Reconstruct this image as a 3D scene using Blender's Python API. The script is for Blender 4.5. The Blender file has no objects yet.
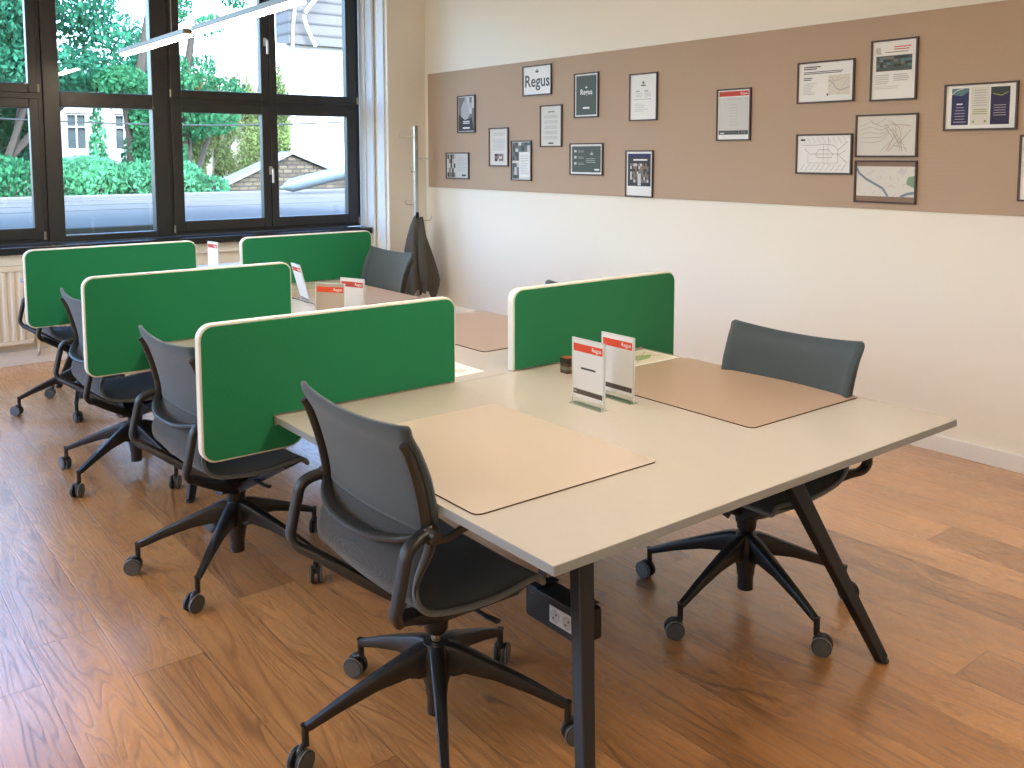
import bpy, bmesh, math, random
from mathutils import Vector, Matrix, Euler
random.seed(7)
PI = math.pi
C = bpy.context.scene.collection
sc = bpy.context.scene

# ------------------------------------------------------------------ materials
MATS = {}
def nodes_of(m):
    m.use_nodes = True
    return m.node_tree.nodes, m.node_tree.links
def mat(name, col, rough=.5, metal=0., spec=.5, bump=None, var=None, emit=None, estr=1., coat=0.):
    """Principled material; bump=(scale,strength), var=(scale,amount) adds a procedural mottling."""
    if name in MATS: return MATS[name]
    m = bpy.data.materials.new(name); N, L = nodes_of(m)
    b = N['Principled BSDF']
    b.inputs['Base Color'].default_value = (*col, 1); b.inputs['Roughness'].default_value = rough
    b.inputs['Metallic'].default_value = metal; b.inputs['Specular IOR Level'].default_value = spec
    b.inputs['Coat Weight'].default_value = coat
    if emit:
        b.inputs['Emission Color'].default_value = (*emit, 1); b.inputs['Emission Strength'].default_value = estr
    tc = N.new('ShaderNodeTexCoord')
    if var:
        n = N.new('ShaderNodeTexNoise'); n.inputs['Scale'].default_value = var[0]; n.inputs['Detail'].default_value = 5
        L.new(tc.outputs['Object'], n.inputs['Vector'])
        r = N.new('ShaderNodeMapRange'); r.inputs['To Min'].default_value = 1 - var[1]; r.inputs['To Max'].default_value = 1 + var[1]
        L.new(n.outputs['Fac'], r.inputs['Value'])
        v = N.new('ShaderNodeVectorMath'); v.operation = 'SCALE'; v.inputs[0].default_value = col
        L.new(r.outputs['Result'], v.inputs['Scale']); L.new(v.outputs['Vector'], b.inputs['Base Color'])
    if bump:
        n = N.new('ShaderNodeTexNoise'); n.inputs['Scale'].default_value = bump[0]; n.inputs['Detail'].default_value = 3
        L.new(tc.outputs['Object'], n.inputs['Vector'])
        bm_ = N.new('ShaderNodeBump'); bm_.inputs['Strength'].default_value = bump[1]; bm_.inputs['Distance'].default_value = .01
        L.new(n.outputs['Fac'], bm_.inputs['Height']); L.new(bm_.outputs['Normal'], b.inputs['Normal'])
    MATS[name] = m
    return m

def fabric(name, col, scale=420, rough=.9, direction='Z', amt=.35):
    if name in MATS: return MATS[name]
    m = bpy.data.materials.new(name); N, L = nodes_of(m); b = N['Principled BSDF']
    b.inputs['Roughness'].default_value = rough; b.inputs['Specular IOR Level'].default_value = .25
    b.inputs['Sheen Weight'].default_value = .25; b.inputs['Sheen Roughness'].default_value = .5
    tc = N.new('ShaderNodeTexCoord')
    w = N.new('ShaderNodeTexWave'); w.bands_direction = direction; w.inputs['Scale'].default_value = scale / 6.28
    w.inputs['Distortion'].default_value = .3
    L.new(tc.outputs['Object'], w.inputs['Vector'])
    n = N.new('ShaderNodeTexNoise'); n.inputs['Scale'].default_value = 260; n.inputs['Detail'].default_value = 2
    L.new(tc.outputs['Object'], n.inputs['Vector'])
    a = N.new('ShaderNodeMath'); a.operation = 'ADD'; L.new(w.outputs['Fac'], a.inputs[0]); L.new(n.outputs['Fac'], a.inputs[1])
    r = N.new('ShaderNodeMapRange'); r.inputs['From Max'].default_value = 2
    r.inputs['To Min'].default_value = 1 - amt; r.inputs['To Max'].default_value = 1 + amt; L.new(a.outputs[0], r.inputs['Value'])
    v = N.new('ShaderNodeVectorMath'); v.operation = 'SCALE'; v.inputs[0].default_value = col
    L.new(r.outputs['Result'], v.inputs['Scale']); L.new(v.outputs['Vector'], b.inputs['Base Color'])
    bp = N.new('ShaderNodeBump'); bp.inputs['Strength'].default_value = .4; bp.inputs['Distance'].default_value = .002
    L.new(a.outputs[0], bp.inputs['Height']); L.new(bp.outputs['Normal'], b.inputs['Normal'])
    MATS[name] = m
    return m

def glass_mat(name, tint=(1, 1, 1), refl=.06, rough=0.0):
    if name in MATS: return MATS[name]
    m = bpy.data.materials.new(name); N, L = nodes_of(m); N.clear()
    o = N.new('ShaderNodeOutputMaterial'); mx = N.new('ShaderNodeMixShader')
    t = N.new('ShaderNodeBsdfTransparent'); t.inputs['Color'].default_value = (*tint, 1)
    g = N.new('ShaderNodeBsdfGlossy'); g.inputs['Roughness'].default_value = rough
    lw = N.new('ShaderNodeLayerWeight'); lw.inputs['Blend'].default_value = .5
    p5 = N.new('ShaderNodeMath'); p5.operation = 'POWER'; p5.inputs[1].default_value = 5; L.new(lw.outputs['Facing'], p5.inputs[0])
    f = N.new('ShaderNodeMapRange'); f.inputs['To Min'].default_value = refl; f.inputs['To Max'].default_value = 1; L.new(p5.outputs[0], f.inputs['Value'])
    L.new(f.outputs[0], mx.inputs['Fac']); L.new(t.outputs[0], mx.inputs[1]); L.new(g.outputs[0], mx.inputs[2])
    L.new(mx.outputs[0], o.inputs['Surface'])
    MATS[name] = m
    return m

def floor_mat():
    m = bpy.data.materials.new('oak_planks'); N, L = nodes_of(m); b = N['Principled BSDF']
    def math_(op, a, bb=None, c=None):
        n = N.new('ShaderNodeMath'); n.operation = op
        for i, v in enumerate((a, bb, c)):
            if v is None: continue
            if isinstance(v, (int, float)): n.inputs[i].default_value = v
            else: L.new(v, n.inputs[i])
        return n.outputs[0]
    tc = N.new('ShaderNodeTexCoord'); sx = N.new('ShaderNodeSeparateXYZ'); L.new(tc.outputs['Object'], sx.inputs[0])
    X, Y = sx.outputs[0], sx.outputs[1]
    PW, PL = .213, 2.1
    px = math_('DIVIDE', math_('ADD', X, 20.0 * PW + .148), PW); ix = math_('FLOOR', px); fx = math_('FRACT', px)
    wn = N.new('ShaderNodeTexWhiteNoise'); wn.noise_dimensions = '1D'; L.new(ix, wn.inputs['W'])
    py = math_('DIVIDE', math_('ADD', math_('ADD', Y, 30.), math_('MULTIPLY', wn.outputs['Value'], PL)), PL)
    iy = math_('FLOOR', py); fy = math_('FRACT', py)
    pid = math_('ADD', math_('MULTIPLY', ix, 17.31), math_('MULTIPLY', iy, 5.77))
    wn2 = N.new('ShaderNodeTexWhiteNoise'); wn2.noise_dimensions = '1D'; L.new(pid, wn2.inputs['W'])
    tone = wn2.outputs['Value']
    # grain coordinates, shifted per plank
    cm = N.new('ShaderNodeCombineXYZ'); L.new(math_('ADD', math_('MULTIPLY', X, 9.), math_('MULTIPLY', tone, 37.)), cm.inputs[0])
    L.new(math_('ADD', math_('MULTIPLY', Y, 1.0), math_('MULTIPLY', tone, 91.)), cm.inputs[1]); cm.inputs[2].default_value = 0
    n1 = N.new('ShaderNodeTexNoise'); n1.inputs['Scale'].default_value = .9; n1.inputs['Detail'].default_value = 2; n1.inputs['Distortion'].default_value = .6
    L.new(cm.outputs[0], n1.inputs['Vector'])
    rings = math_('FRACT', math_('MULTIPLY', n1.outputs['Fac'], 15.))       # contour lines of a smooth field: cathedral grain
    rings = math_('POWER', math_('ABSOLUTE', math_('SUBTRACT', math_('MULTIPLY', rings, 2.), 1.)), 3.)
    cm2 = N.new('ShaderNodeCombineXYZ'); L.new(math_('MULTIPLY', X, 90.), cm2.inputs[0]); L.new(math_('MULTIPLY', Y, 3.), cm2.inputs[1]); L.new(pid, cm2.inputs[2])
    n2 = N.new('ShaderNodeTexNoise'); n2.inputs['Scale'].default_value = 1.; n2.inputs['Detail'].default_value = 4
    L.new(cm2.outputs[0], n2.inputs['Vector'])
    cm3 = N.new('ShaderNodeCombineXYZ'); L.new(math_('MULTIPLY', X, 5.), cm3.inputs[0]); L.new(math_('MULTIPLY', Y, 2.2), cm3.inputs[1]); L.new(pid, cm3.inputs[2])
    n3 = N.new('ShaderNodeTexNoise'); n3.inputs['Scale'].default_value = 1.; n3.inputs['Detail'].default_value = 2
    L.new(cm3.outputs[0], n3.inputs['Vector'])
    g = math_('ADD', math_('ADD', math_('MULTIPLY', rings, .28), math_('MULTIPLY', n2.outputs['Fac'], .38)), math_('MULTIPLY', n3.outputs['Fac'], .50))
    g = math_('ADD', g, math_('MULTIPLY', tone, .30))
    cr = N.new('ShaderNodeValToRGB'); e = cr.color_ramp.elements
    e[0].position = .36; e[0].color = (.82, .43, .165, 1); e[1].position = 1.0; e[1].color = (.26, .115, .036, 1)
    mid = cr.color_ramp.elements.new(.66); mid.color = (.57, .275, .098, 1)
    L.new(g, cr.inputs[0])
    # knots
    vo = N.new('ShaderNodeTexVoronoi'); vo.inputs['Scale'].default_value = 1.7; vo.inputs['Randomness'].default_value = 1
    mp = N.new('ShaderNodeMapping'); mp.inputs['Scale'].default_value = (1.5, .8, 1); L.new(tc.outputs['Object'], mp.inputs[0]); L.new(mp.outputs[0], vo.inputs['Vector'])
    k = N.new('ShaderNodeMapRange'); k.inputs['From Min'].default_value = .02; k.inputs['From Max'].default_value = .055; L.new(vo.outputs['Distance'], k.inputs['Value'])
    # joints
    jx = math_('MINIMUM', fx, math_('SUBTRACT', 1., fx)); jy = math_('MINIMUM', fy, math_('SUBTRACT', 1., fy))
    j1 = N.new('ShaderNodeMapRange'); j1.inputs['From Min'].default_value = .003; j1.inputs['From Max'].default_value = .012; L.new(jx, j1.inputs['Value'])
    j2 = N.new('ShaderNodeMapRange'); j2.inputs['From Min'].default_value = .0004; j2.inputs['From Max'].default_value = .0014; L.new(jy, j2.inputs['Value'])
    j = math_('MULTIPLY', j1.outputs[0], j2.outputs[0])
    dark = math_('MULTIPLY', math_('ADD', math_('MULTIPLY', j, .5), .5), math_('ADD', math_('MULTIPLY', k.outputs[0], .5), .5))
    sc_ = N.new('ShaderNodeVectorMath'); sc_.operation = 'SCALE'; L.new(cr.outputs[0], sc_.inputs[0]); L.new(dark, sc_.inputs['Scale'])
    L.new(sc_.outputs[0], b.inputs['Base Color'])
    rr = math_('ADD', math_('MULTIPLY', rings, .12), .26); L.new(rr, b.inputs['Roughness'])
    b.inputs['Specular IOR Level'].default_value = .6; b.inputs['Coat Weight'].default_value = 1.0; b.inputs['Coat IOR'].default_value = 1.6; b.inputs['Coat Roughness'].default_value = .30
    bp = N.new('ShaderNodeBump'); bp.inputs['Strength'].default_value = .35; bp.inputs['Distance'].default_value = .0015
    hh = math_('ADD', math_('MULTIPLY', rings, -.5), math_('MULTIPLY', j, 1.0)); L.new(hh, bp.inputs['Height']); L.new(bp.outputs[0], b.inputs['Normal'])
    return m

def roof_mat():
    m = mat('roof_felt', (.080, .070, .056), .9, var=(3, .25)); return m

def brick_mat():
    m = bpy.data.materials.new('weathered_brick'); N, L = nodes_of(m); b = N['Principled BSDF']
    t = N.new('ShaderNodeTexBrick'); t.inputs['Scale'].default_value = 1
    t.inputs['Brick Width'].default_value = .17; t.inputs['Row Height'].default_value = .075; t.inputs['Mortar Size'].default_value = .012
    t.inputs['Color1'].default_value = (.05, .036, .022, 1); t.inputs['Color2'].default_value = (.11, .085, .05, 1); t.inputs['Mortar'].default_value = (.02, .018, .016, 1)
    tc = N.new('ShaderNodeTexCoord'); mp = N.new('ShaderNodeMapping'); mp.inputs['Rotation'].default_value = (PI/2, 0, 0)
    L.new(tc.outputs['Object'], mp.inputs[0]); L.new(mp.outputs[0], t.inputs['Vector']); L.new(t.outputs['Color'], b.inputs['Base Color'])
    b.inputs['Roughness'].default_value = .9
    return m

def siding_mat():
    m = bpy.data.materials.new('grey_board_siding'); N, L = nodes_of(m); b = N['Principled BSDF']
    w = N.new('ShaderNodeTexWave'); w.bands_direction = 'Z'; w.wave_profile = 'SAW'; w.inputs['Scale'].default_value = 1.1; w.inputs['Distortion'].default_value = .15
    tc = N.new('ShaderNodeTexCoord'); L.new(tc.outputs['Object'], w.inputs['Vector'])
    cr = N.new('ShaderNodeValToRGB'); cr.color_ramp.elements[0].color = (.028, .028, .03, 1); cr.color_ramp.elements[0].position = .08
    cr.color_ramp.elements[1].color = (.085, .082, .08, 1); cr.color_ramp.elements[1].position = .3
    L.new(w.outputs['Fac'], cr.inputs[0]); L.new(cr.outputs[0], b.inputs['Base Color']); b.inputs['Roughness'].default_value = .85
    return m

def leaf_mat(name, col):
    if name in MATS: return MATS[name]
    m = bpy.data.materials.new(name); N, L = nodes_of(m); N.clear()
    o = N.new('ShaderNodeOutputMaterial'); mx = N.new('ShaderNodeMixShader'); mx.inputs[0].default_value = .45
    d = N.new('ShaderNodeBsdfDiffuse'); t = N.new('ShaderNodeBsdfTranslucent')
    n = N.new('ShaderNodeTexNoise'); n.inputs['Scale'].default_value = 1.3; n.inputs['Detail'].default_value = 6
    tc = N.new('ShaderNodeTexCoord'); L.new(tc.outputs['Object'], n.inputs['Vector'])
    r = N.new('ShaderNodeMapRange'); r.inputs['From Min'].default_value = .3; r.inputs['From Max'].default_value = .7
    r.inputs['To Min'].default_value = .45; r.inputs['To Max'].default_value = 1.5; L.new(n.outputs['Fac'], r.inputs[0])
    v = N.new('ShaderNodeVectorMath'); v.operation = 'SCALE'; v.inputs[0].default_value = col; L.new(r.outputs[0], v.inputs['Scale'])
    L.new(v.outputs[0], d.inputs[0]); L.new(v.outputs[0], t.inputs[0])
    L.new(d.outputs[0], mx.inputs[1]); L.new(t.outputs[0], mx.inputs[2]); L.new(mx.outputs[0], o.inputs[0])
    MATS[name] = m
    return m

M_wall = mat('painted_wall', (.87, .825, .725), .75, spec=.3, bump=(60, .05))
M_reveal = mat('painted_reveal', (.72, .74, .74), .6)
M_board = fabric('taupe_felt', (.50, .375, .275), 300, .95, amt=.04)
M_ceil = mat('painted_ceiling', (.85, .85, .83), .8)
M_base = mat('baseboard_paint', (.82, .80, .77), .45)
M_floor = floor_mat()
M_top = mat('table_laminate', (.52, .495, .47), .22, spec=.5, var=(30, .02))
M_edge = mat('grey_table_edge', (.30, .335, .36), .5)
M_black = mat('black_powder_coat', (.012, .012, .014), .42, spec=.5)
M_plast = mat('black_plastic', (.016, .016, .018), .40, spec=.5)
M_greyplast = mat('grey_plastic', (.085, .095, .105), .38)
M_rail = mat('dark_rail', (.028, .027, .026), .40)
M_chrome = mat('chrome', (.55, .52, .48), .22, metal=1)
M_green = fabric('green_felt', (.009, .225, .098), 600, .92, amt=.10)
M_white = mat('white_screen_edge', (.80, .80, .76), .45)
M_mesh = fabric('grey_mesh_fabric', (.052, .076, .094), 1500, .85, 'Z', .14)
M_piping = fabric('light_piping', (.16, .185, .205), 2500, .8, 'X', .5)
M_seatmesh = fabric('dark_mesh_fabric', (.045, .052, .058), 1500, .85, 'X', .12)
M_wood = mat('stained_window_wood', (.017, .017, .0175), .38, spec=.6, bump=(30, .15), var=(14, .3))
M_sill = mat('black_sill', (.012, .012, .014), .25)
M_rad = mat('radiator_enamel', (.72, .66, .58), .4)
M_paper = mat('white_paper', (.80, .80, .78), .8)
M_pad = mat('taupe_desk_pad', (.41, .315, .255), .32, spec=.4)
M_padlight = mat('pale_desk_pad', (.54, .475, .425), .34, spec=.4)
M_pface = mat('poster_frame_wood', (.065, .035, .030), .5)
M_acr = glass_mat('clear_acrylic', (.97, .98, .99), .04)
M_glass = glass_mat('window_glass', (.97, .985, .98), .03)
M_steel = mat('brushed_steel', (.50, .47, .43), .35, metal=1)
M_coat = mat('dark_cloth', (.085, .078, .062), .9, bump=(200, .3), var=(8, .3))
def pm(name, c): return mat('print_' + name, c, .7)
K = dict(grey=pm('grey', (.45, .45, .44)), dark=pm('charcoal', (.05, .055, .055)), slate=pm('slate', (.085, .11, .10)), black=pm('black', (.02, .02, .02)),
         red=pm('red', (.55, .06, .035)), orange=pm('orange', (.80, .075, .018)), blue=pm('blue', (.03, .035, .12)), navy=pm('navy', (.03, .025, .08)),
         pale=pm('pale_grey', (.60, .60, .58)), map=pm('map_paper', (.70, .68, .62)), river=pm('river', (.20, .27, .34)), park=pm('park_green', (.22, .36, .22)),
         brown=pm('brown', (.27, .17, .12)), white=pm('white', (.85, .85, .83)), line=pm('map_line', (.42, .42, .40)), olive=pm('olive', (.30, .36, .14)),
         lgreen=pm('light_green', (.30, .45, .22)), photo=pm('photo_grey', (.20, .19, .18)), rust=pm('rust_line', (.50, .34, .24)), teal=pm('teal', (.10, .22, .24)),
         strip=pm('taupe_strip', (.10, .075, .06)))

# ------------------------------------------------------------------ mesh helpers
def link(name, me, m, parent=None):
    o = bpy.data.objects.new(name, me); C.objects.link(o)
    ms = m if isinstance(m, (list, tuple)) else [m]
    for x in ms: me.materials.append(x)
    if parent: o.parent = parent
    return o
def build(name, bm, m, parent=None, smooth=False, bevel=0., angle=40):
    me = bpy.data.meshes.new(name)
    bmesh.ops.recalc_face_normals(bm, faces=bm.faces)
    bm.to_mesh(me); bm.free()
    if smooth:
        for p in me.polygons: p.use_smooth = True
        try: me.set_sharp_from_angle(angle=math.radians(angle))
        except Exception: pass
    o = link(name, me, m, parent)
    if bevel:
        b = o.modifiers.new('bevel', 'BEVEL'); b.width = bevel; b.segments = 2; b.limit_method = 'ANGLE'; b.angle_limit = math.radians(40)
    return o
def box(bm, x0, x1, y0, y1, z0, z1, mi=0):
    v = [bm.verts.new(p) for p in ((x0,y0,z0),(x1,y0,z0),(x1,y1,z0),(x0,y1,z0),(x0,y0,z1),(x1,y0,z1),(x1,y1,z1),(x0,y1,z1))]
    for f in ((0,3,2,1),(4,5,6,7),(0,1,5,4),(1,2,6,5),(2,3,7,6),(3,0,4,7)):
        bm.faces.new([v[i] for i in f]).material_index = mi
    return bm
def frame_vecs(d):
    d = d.normalized(); up = Vector((0,0,1)) if abs(d.z) < .95 else Vector((1,0,0))
    a = d.cross(up).normalized(); return a, a.cross(d).normalized()
def smooth_path(pts, n=6):
    P = [Vector(p) for p in pts]; out = []
    for i in range(len(P)-1):
        p0 = P[max(i-1,0)]; p1 = P[i]; p2 = P[i+1]; p3 = P[min(i+2,len(P)-1)]
        for k in range(n):
            t = k/n
            out.append(.5*((2*p1)+(-p0+p2)*t+(2*p0-5*p1+4*p2-p3)*t*t+(-p0+3*p1-3*p2+p3)*t**3))
    out.append(P[-1]); return out
def tube(bm, pts, r, seg=10, ry=None, cap=True, up=None, sq=1.):
    """sweep an elliptical section; r / ry may be numbers or functions of 0..1"""
    P = [Vector(p) for p in pts]; rings = []; n = len(P)
    for i, p in enumerate(P):
        d = (P[min(i+1,n-1)]-P[max(i-1,0)])
        if up is not None:
            dd = d.normalized(); a = dd.cross(Vector(up)).normalized(); b = a.cross(dd).normalized()
        else: a, b = frame_vecs(d)
        t = i/max(1,n-1); rr = r(t) if callable(r) else r; r2 = (ry(t) if callable(ry) else ry) if ry is not None else rr
        cs = [(math.cos(2*PI*(k+.5)/seg), math.sin(2*PI*(k+.5)/seg)) for k in range(seg)]
        cs = [(math.copysign(abs(c)**sq, c), math.copysign(abs(s_)**sq, s_)) for c, s_ in cs]
        rings.append([bm.verts.new(p + a*c*rr + b*s_*r2) for c, s_ in cs])
    for i in range(n-1):
        for k in range(seg):
            bm.faces.new((rings[i][k], rings[i][(k+1)%seg], rings[i+1][(k+1)%seg], rings[i+1][k]))
    if cap: bm.faces.new(rings[0][::-1]); bm.faces.new(rings[-1])
    return bm
def lathe(bm, prof, seg=20, ax='z', off=(0,0,0)):
    rings = []; off = Vector(off)
    for r, h in prof:
        ring = []
        for k in range(seg):
            c, s = math.cos(2*PI*k/seg)*r, math.sin(2*PI*k/seg)*r
            q = (c,s,h) if ax == 'z' else ((h,c,s) if ax == 'x' else (c,h,s))
            ring.append(bm.verts.new(Vector(q)+off))
        rings.append(ring)
    for a, b in zip(rings, rings[1:]):
        for k in range(seg): bm.faces.new((a[k], a[(k+1)%seg], b[(k+1)%seg], b[k]))
    bm.faces.new(rings[0][::-1]); bm.faces.new(rings[-1])
    return bm
def beam(bm, a, b, wa, ha, wb, hb, up=(0,0,1)):
    """tapered rectangular bar"""
    a, b = Vector(a), Vector(b); d = (b-a).normalized(); s = d.cross(Vector(up)).normalized(); u = s.cross(d).normalized()
    R = []
    for p, w, h in ((a,wa,ha),(b,wb,hb)):
        R.append([bm.verts.new(p + s*x*w/2 + u*y*h/2) for x, y in ((-1,-1),(1,-1),(1,1),(-1,1))])
    for k in range(4): bm.faces.new((R[0][k], R[0][(k+1)%4], R[1][(k+1)%4], R[1][k]))
    bm.faces.new(R[0][::-1]); bm.faces.new(R[1])
    return bm
def prism(bm, outline, fn, d0, d1, mi=0):
    """outline of (u,v) extruded from depth d0 to d1; fn(u,v,d) gives the point"""
    a = [bm.verts.new(fn(u,v,d0)) for u,v in outline]; b = [bm.verts.new(fn(u,v,d1)) for u,v in outline]; n = len(a)
    for k in range(n): bm.faces.new((a[k], a[(k+1)%n], b[(k+1)%n], b[k])).material_index = mi
    bm.faces.new(a[::-1]).material_index = mi; bm.faces.new(b).material_index = mi
def rrect(u0, u1, v0, v1, r, n=5, corners=(1,1,1,1)):
    out = []
    for (cu, cv, a0, on) in ((u1-r, v0+r, -90, corners[0]), (u1-r, v1-r, 0, corners[1]), (u0+r, v1-r, 90, corners[2]), (u0+r, v0+r, 180, corners[3])):
        if not on:
            a = math.radians(a0+45); out.append((cu+(1 if math.cos(a)>0 else -1)*r, cv+(1 if math.sin(a)>0 else -1)*r)); continue
        for k in range(n+1):
            a = math.radians(a0+90*k/n); out.append((cu+r*math.cos(a), cv+r*math.sin(a)))
    return out
def tag(o, label=None, cat=None, group=None, kind=None):
    if label: o['label'] = label
    if cat: o['category'] = cat
    if group: o['group'] = group
    if kind: o['kind'] = kind
    return o
def empty(name, loc=(0,0,0), rz=0):
    o = bpy.data.objects.new(name, None); C.objects.link(o); o.location = loc; o.rotation_euler = (0,0,rz); o.empty_display_size = .1
    return o
def struct(name, bm, m, parent=None, **k):
    o = build(name, bm, m, parent, **k)
    if parent is None: o['kind'] = 'structure'
    return o
def kids(o): return [c for c in bpy.data.objects if c.parent == o]
def copy_tree(o, parent=None):
    c = o.copy(); C.objects.link(c); c.parent = parent
    for ch in kids(o): copy_tree(ch, c)
    return c
def text_verts(s, size, bold=0.):
    cu = bpy.data.curves.new('t', 'FONT'); cu.body = s; cu.size = size; cu.align_x = 'CENTER'; cu.align_y = 'CENTER'; cu.offset = bold; cu.resolution_u = 3
    to = bpy.data.objects.new('t', cu); me = bpy.data.meshes.new_from_object(to)
    vs = [tuple(v.co) for v in me.vertices]; fs = [tuple(p.vertices) for p in me.polygons]
    bpy.data.objects.remove(to); bpy.data.curves.remove(cu); bpy.data.meshes.remove(me)
    return vs, fs

# ------------------------------------------------------------------ room
WX, WY, CEIL = 4.588, 7.45, 3.42           # right wall plane, window parapet plane
XL, YB = -3.6, -2.6
WIN = 7.60                                  # window frame inner face
struct('floor', box(bmesh.new(), XL, WX, YB, WY, -.12, 0), M_floor)
struct('wall_right', box(bmesh.new(), WX, WX+.25, YB, 8.0, -.12, CEIL), M_wall)
bm = bmesh.new()
ADDED_LW = ((3.6, 6.4),)  # opening added in the left wall to let in cool daylight
box(bm, XL-.25, XL, YB, 8.0, -.12, .88); box(bm, XL-.25, XL, YB, 8.0, 3.22, CEIL)
for a, b in ((YB, ADDED_LW[0][0]), (ADDED_LW[0][1], 8.0)): box(bm, XL-.25, XL, a, b, .88, 3.22)
struct('wall_left', bm, M_wall)
struct('wall_back', box(bmesh.new(), XL-.25, WX+.25, YB-.25, YB, -.12, CEIL), M_wall)
struct('ceiling', box(bmesh.new(), XL-.25, WX+.25, YB-.25, 8.0, CEIL, CEIL+.25), M_ceil)
bm = bmesh.new()
box(bm, XL, WX, WY, 7.95, -.12, .815)                 # parapet below the windows
box(bm, 4.192, WX, 7.156, 7.95, 0, CEIL)              # pier in the corner
box(bm, XL, 4.192, WY, 7.95, 3.22, CEIL)              # lintel
box(bm, XL, -3.0, WY, 7.95, .815, 3.22)
struct('wall_window', bm, M_wall, bevel=.004)
# baseboards
bm = bmesh.new(); box(bm, WX-.018, WX, YB, 7.156, 0, .087)
struct('baseboard_right', bm, M_base, bevel=.004)
bm = bmesh.new(); box(bm, XL, 4.192, WY-.02, WY, 0, .11)
struct('baseboard_window', bm, M_base, bevel=.004)
# sill
bm = bmesh.new(); box(bm, XL, 4.150, 7.40, 7.62, .815, .87)
struct('trim_1', bm, M_sill, bevel=.006)
# horizontal cover rail on the parapet below the sill
bm = bmesh.new(); box(bm, 1.3, 4.185, 7.425, WY, .735, .75)
struct('trim_2', bm, M_base, bevel=.003)
# reveal mouldings at the right of the windows
bm = bmesh.new()
box(bm, 4.150, 4.192, 7.50, 7.60, .87, 3.22); box(bm, 4.165, 4.192, 7.40, 7.50, .87, 3.22)
tube(bm, [(4.172, 7.385, 0), (4.172, 7.385, 3.22)], .012, 10)
box(bm, 4.176, 4.196, 7.20, 7.30, 0, 3.22)
struct('trim_3', bm, M_reveal, bevel=.004)

# windows -------------------------------------------------------------
ZB, ZT = .875, 3.22
def rect_frame(bm, x0, x1, z0, z1, w, y0, y1, wt=None, wb=None):
    wt = w if wt is None else wt; wb = w if wb is None else wb
    box(bm, x0, x0+w, y0, y1, z0, z1); box(bm, x1-w, x1, y0, y1, z0, z1)
    box(bm, x0+w, x1-w, y0, y1, z0, z0+wb); box(bm, x0+w, x1-w, y0, y1, z1-wt, z1)
def pane(win, x0, x1, z0, z1, y):
    build('pane', box(bmesh.new(), x0-.008, x1+.008, y, y+.006, z0-.008, z1+.008), M_glass, win)
def handle(win, x, z, y):
    bm = bmesh.new(); box(bm, x-.013, x+.013, y-.008, y, z-.035, z+.035)
    tube(bm, smooth_path([(x, y-.006, z+.012), (x, y-.045, z+.012), (x, y-.052, z-.005), (x, y-.05, z-.105)], 4), .009, 8)
    build('handle', bm, mat('brass_handle', (.62, .60, .56), .3, metal=.8), win, smooth=True)
def hinge(win, x, z, y):
    build('hinge', lathe(bmesh.new(), [(.008, -.03), (.008, .03)], 10, 'z', (x, y, z)), mat('hinge_metal', (.30, .27, .2), .4, metal=.8), win, smooth=True)
def window_pair(n, x0, xm, x1, gl):
    """outer frame x0..x1, two hinged leaves below and above the transom; gl = glass edges"""
    w = empty('window_%d' % n, (0,0,0)); w['kind'] = 'structure'
    bm = bmesh.new()
    rect_frame(bm, x0, x1, ZB, ZT, .045, WIN+.02, WIN+.10, wb=.06)
    box(bm, x0+.045, x1-.045, WIN+.015, WIN+.10, 1.945, 2.005)
    build('frame', bm, M_wood, w, bevel=.004)
    for (a, b, ga, gb) in ((x0+.03, xm, gl[0], gl[1]), (xm, x1-.03, gl[2], gl[3])):
        for (za, zb, zga, zgb) in ((.905, 1.955, .993, 1.882), (1.995, 3.19, 2.065, 3.10)):
            bm = bmesh.new()
            box(bm, a+.003, ga, WIN, WIN+.07, za, zb); box(bm, gb, b-.003, WIN, WIN+.07, za, zb)
            box(bm, ga, gb, WIN, WIN+.07, za, zga); box(bm, ga, gb, WIN, WIN+.07, zgb, zb)
            s = build('sash', bm, M_wood, w, bevel=.006)
            pane(s, ga, gb, zga, zgb, WIN+.04)
    handle(w, xm-.005, 1.40, WIN); handle(w, xm-.03, 2.50, WIN)
    for x in (x0+.03, x1-.03):
        for z in (.93, 2.03): hinge(w, x, z, WIN-.004)
    return w
def window_fixed(n, x0, x1):
    w = empty('window_%d' % n, (0,0,0)); w['kind'] = 'structure'
    bm = bmesh.new()
    rect_frame(bm, x0, x1, ZB, ZT, .115, WIN, WIN+.10, wb=.048, wt=.10)
    box(bm, x0+.115, x1-.115, WIN, WIN+.10, 1.90, 2.015)
    build('frame', bm, M_wood, w, bevel=.006)
    pane(w, x0+.115, x1-.115, .923, 1.90, WIN+.05); pane(w, x0+.115, x1-.115, 2.015, 3.12, WIN+.05)
    return w
window_fixed(1, -1.27, -.26)  # unseen, row continued left to bring in more daylight
window_pair(2, -.26, .62, 1.50, (-.14, .55, .69, 1.403))
window_fixed(3, 1.50, 2.405)
window_pair(4, 2.405, 3.276, 4.158, (2.523, 3.206, 3.347, 4.02))
window_pair(5, -3.0, -2.13, -1.27, (-2.88, -2.2, -2.06, -1.38))  # also unseen, added to the row for daylight

for n_, (a, b) in enumerate(ADDED_LW):
    w = empty('window_%d' % (6+n_), (XL-.12, 0, 0)); w['kind'] = 'structure'  # unseen left-wall window, added for its daylight on the floor
    bm = bmesh.new(); t = (b-a-.24)/3
    box(bm, -.04, .04, a, b, .88, .95); box(bm, -.04, .04, a, b, 3.14, 3.22); box(bm, -.04, .04, a, b, 1.90, 2.00)
    for k in range(4): box(bm, -.041, .041, a+k*(t+.06), a+k*(t+.06)+.06, .88, 3.22)
    build('frame', bm, M_wood, w)
    build('pane', box(bmesh.new(), -.003, .003, a+.02, b-.02, .90, 3.20), M_glass, w)
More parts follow.
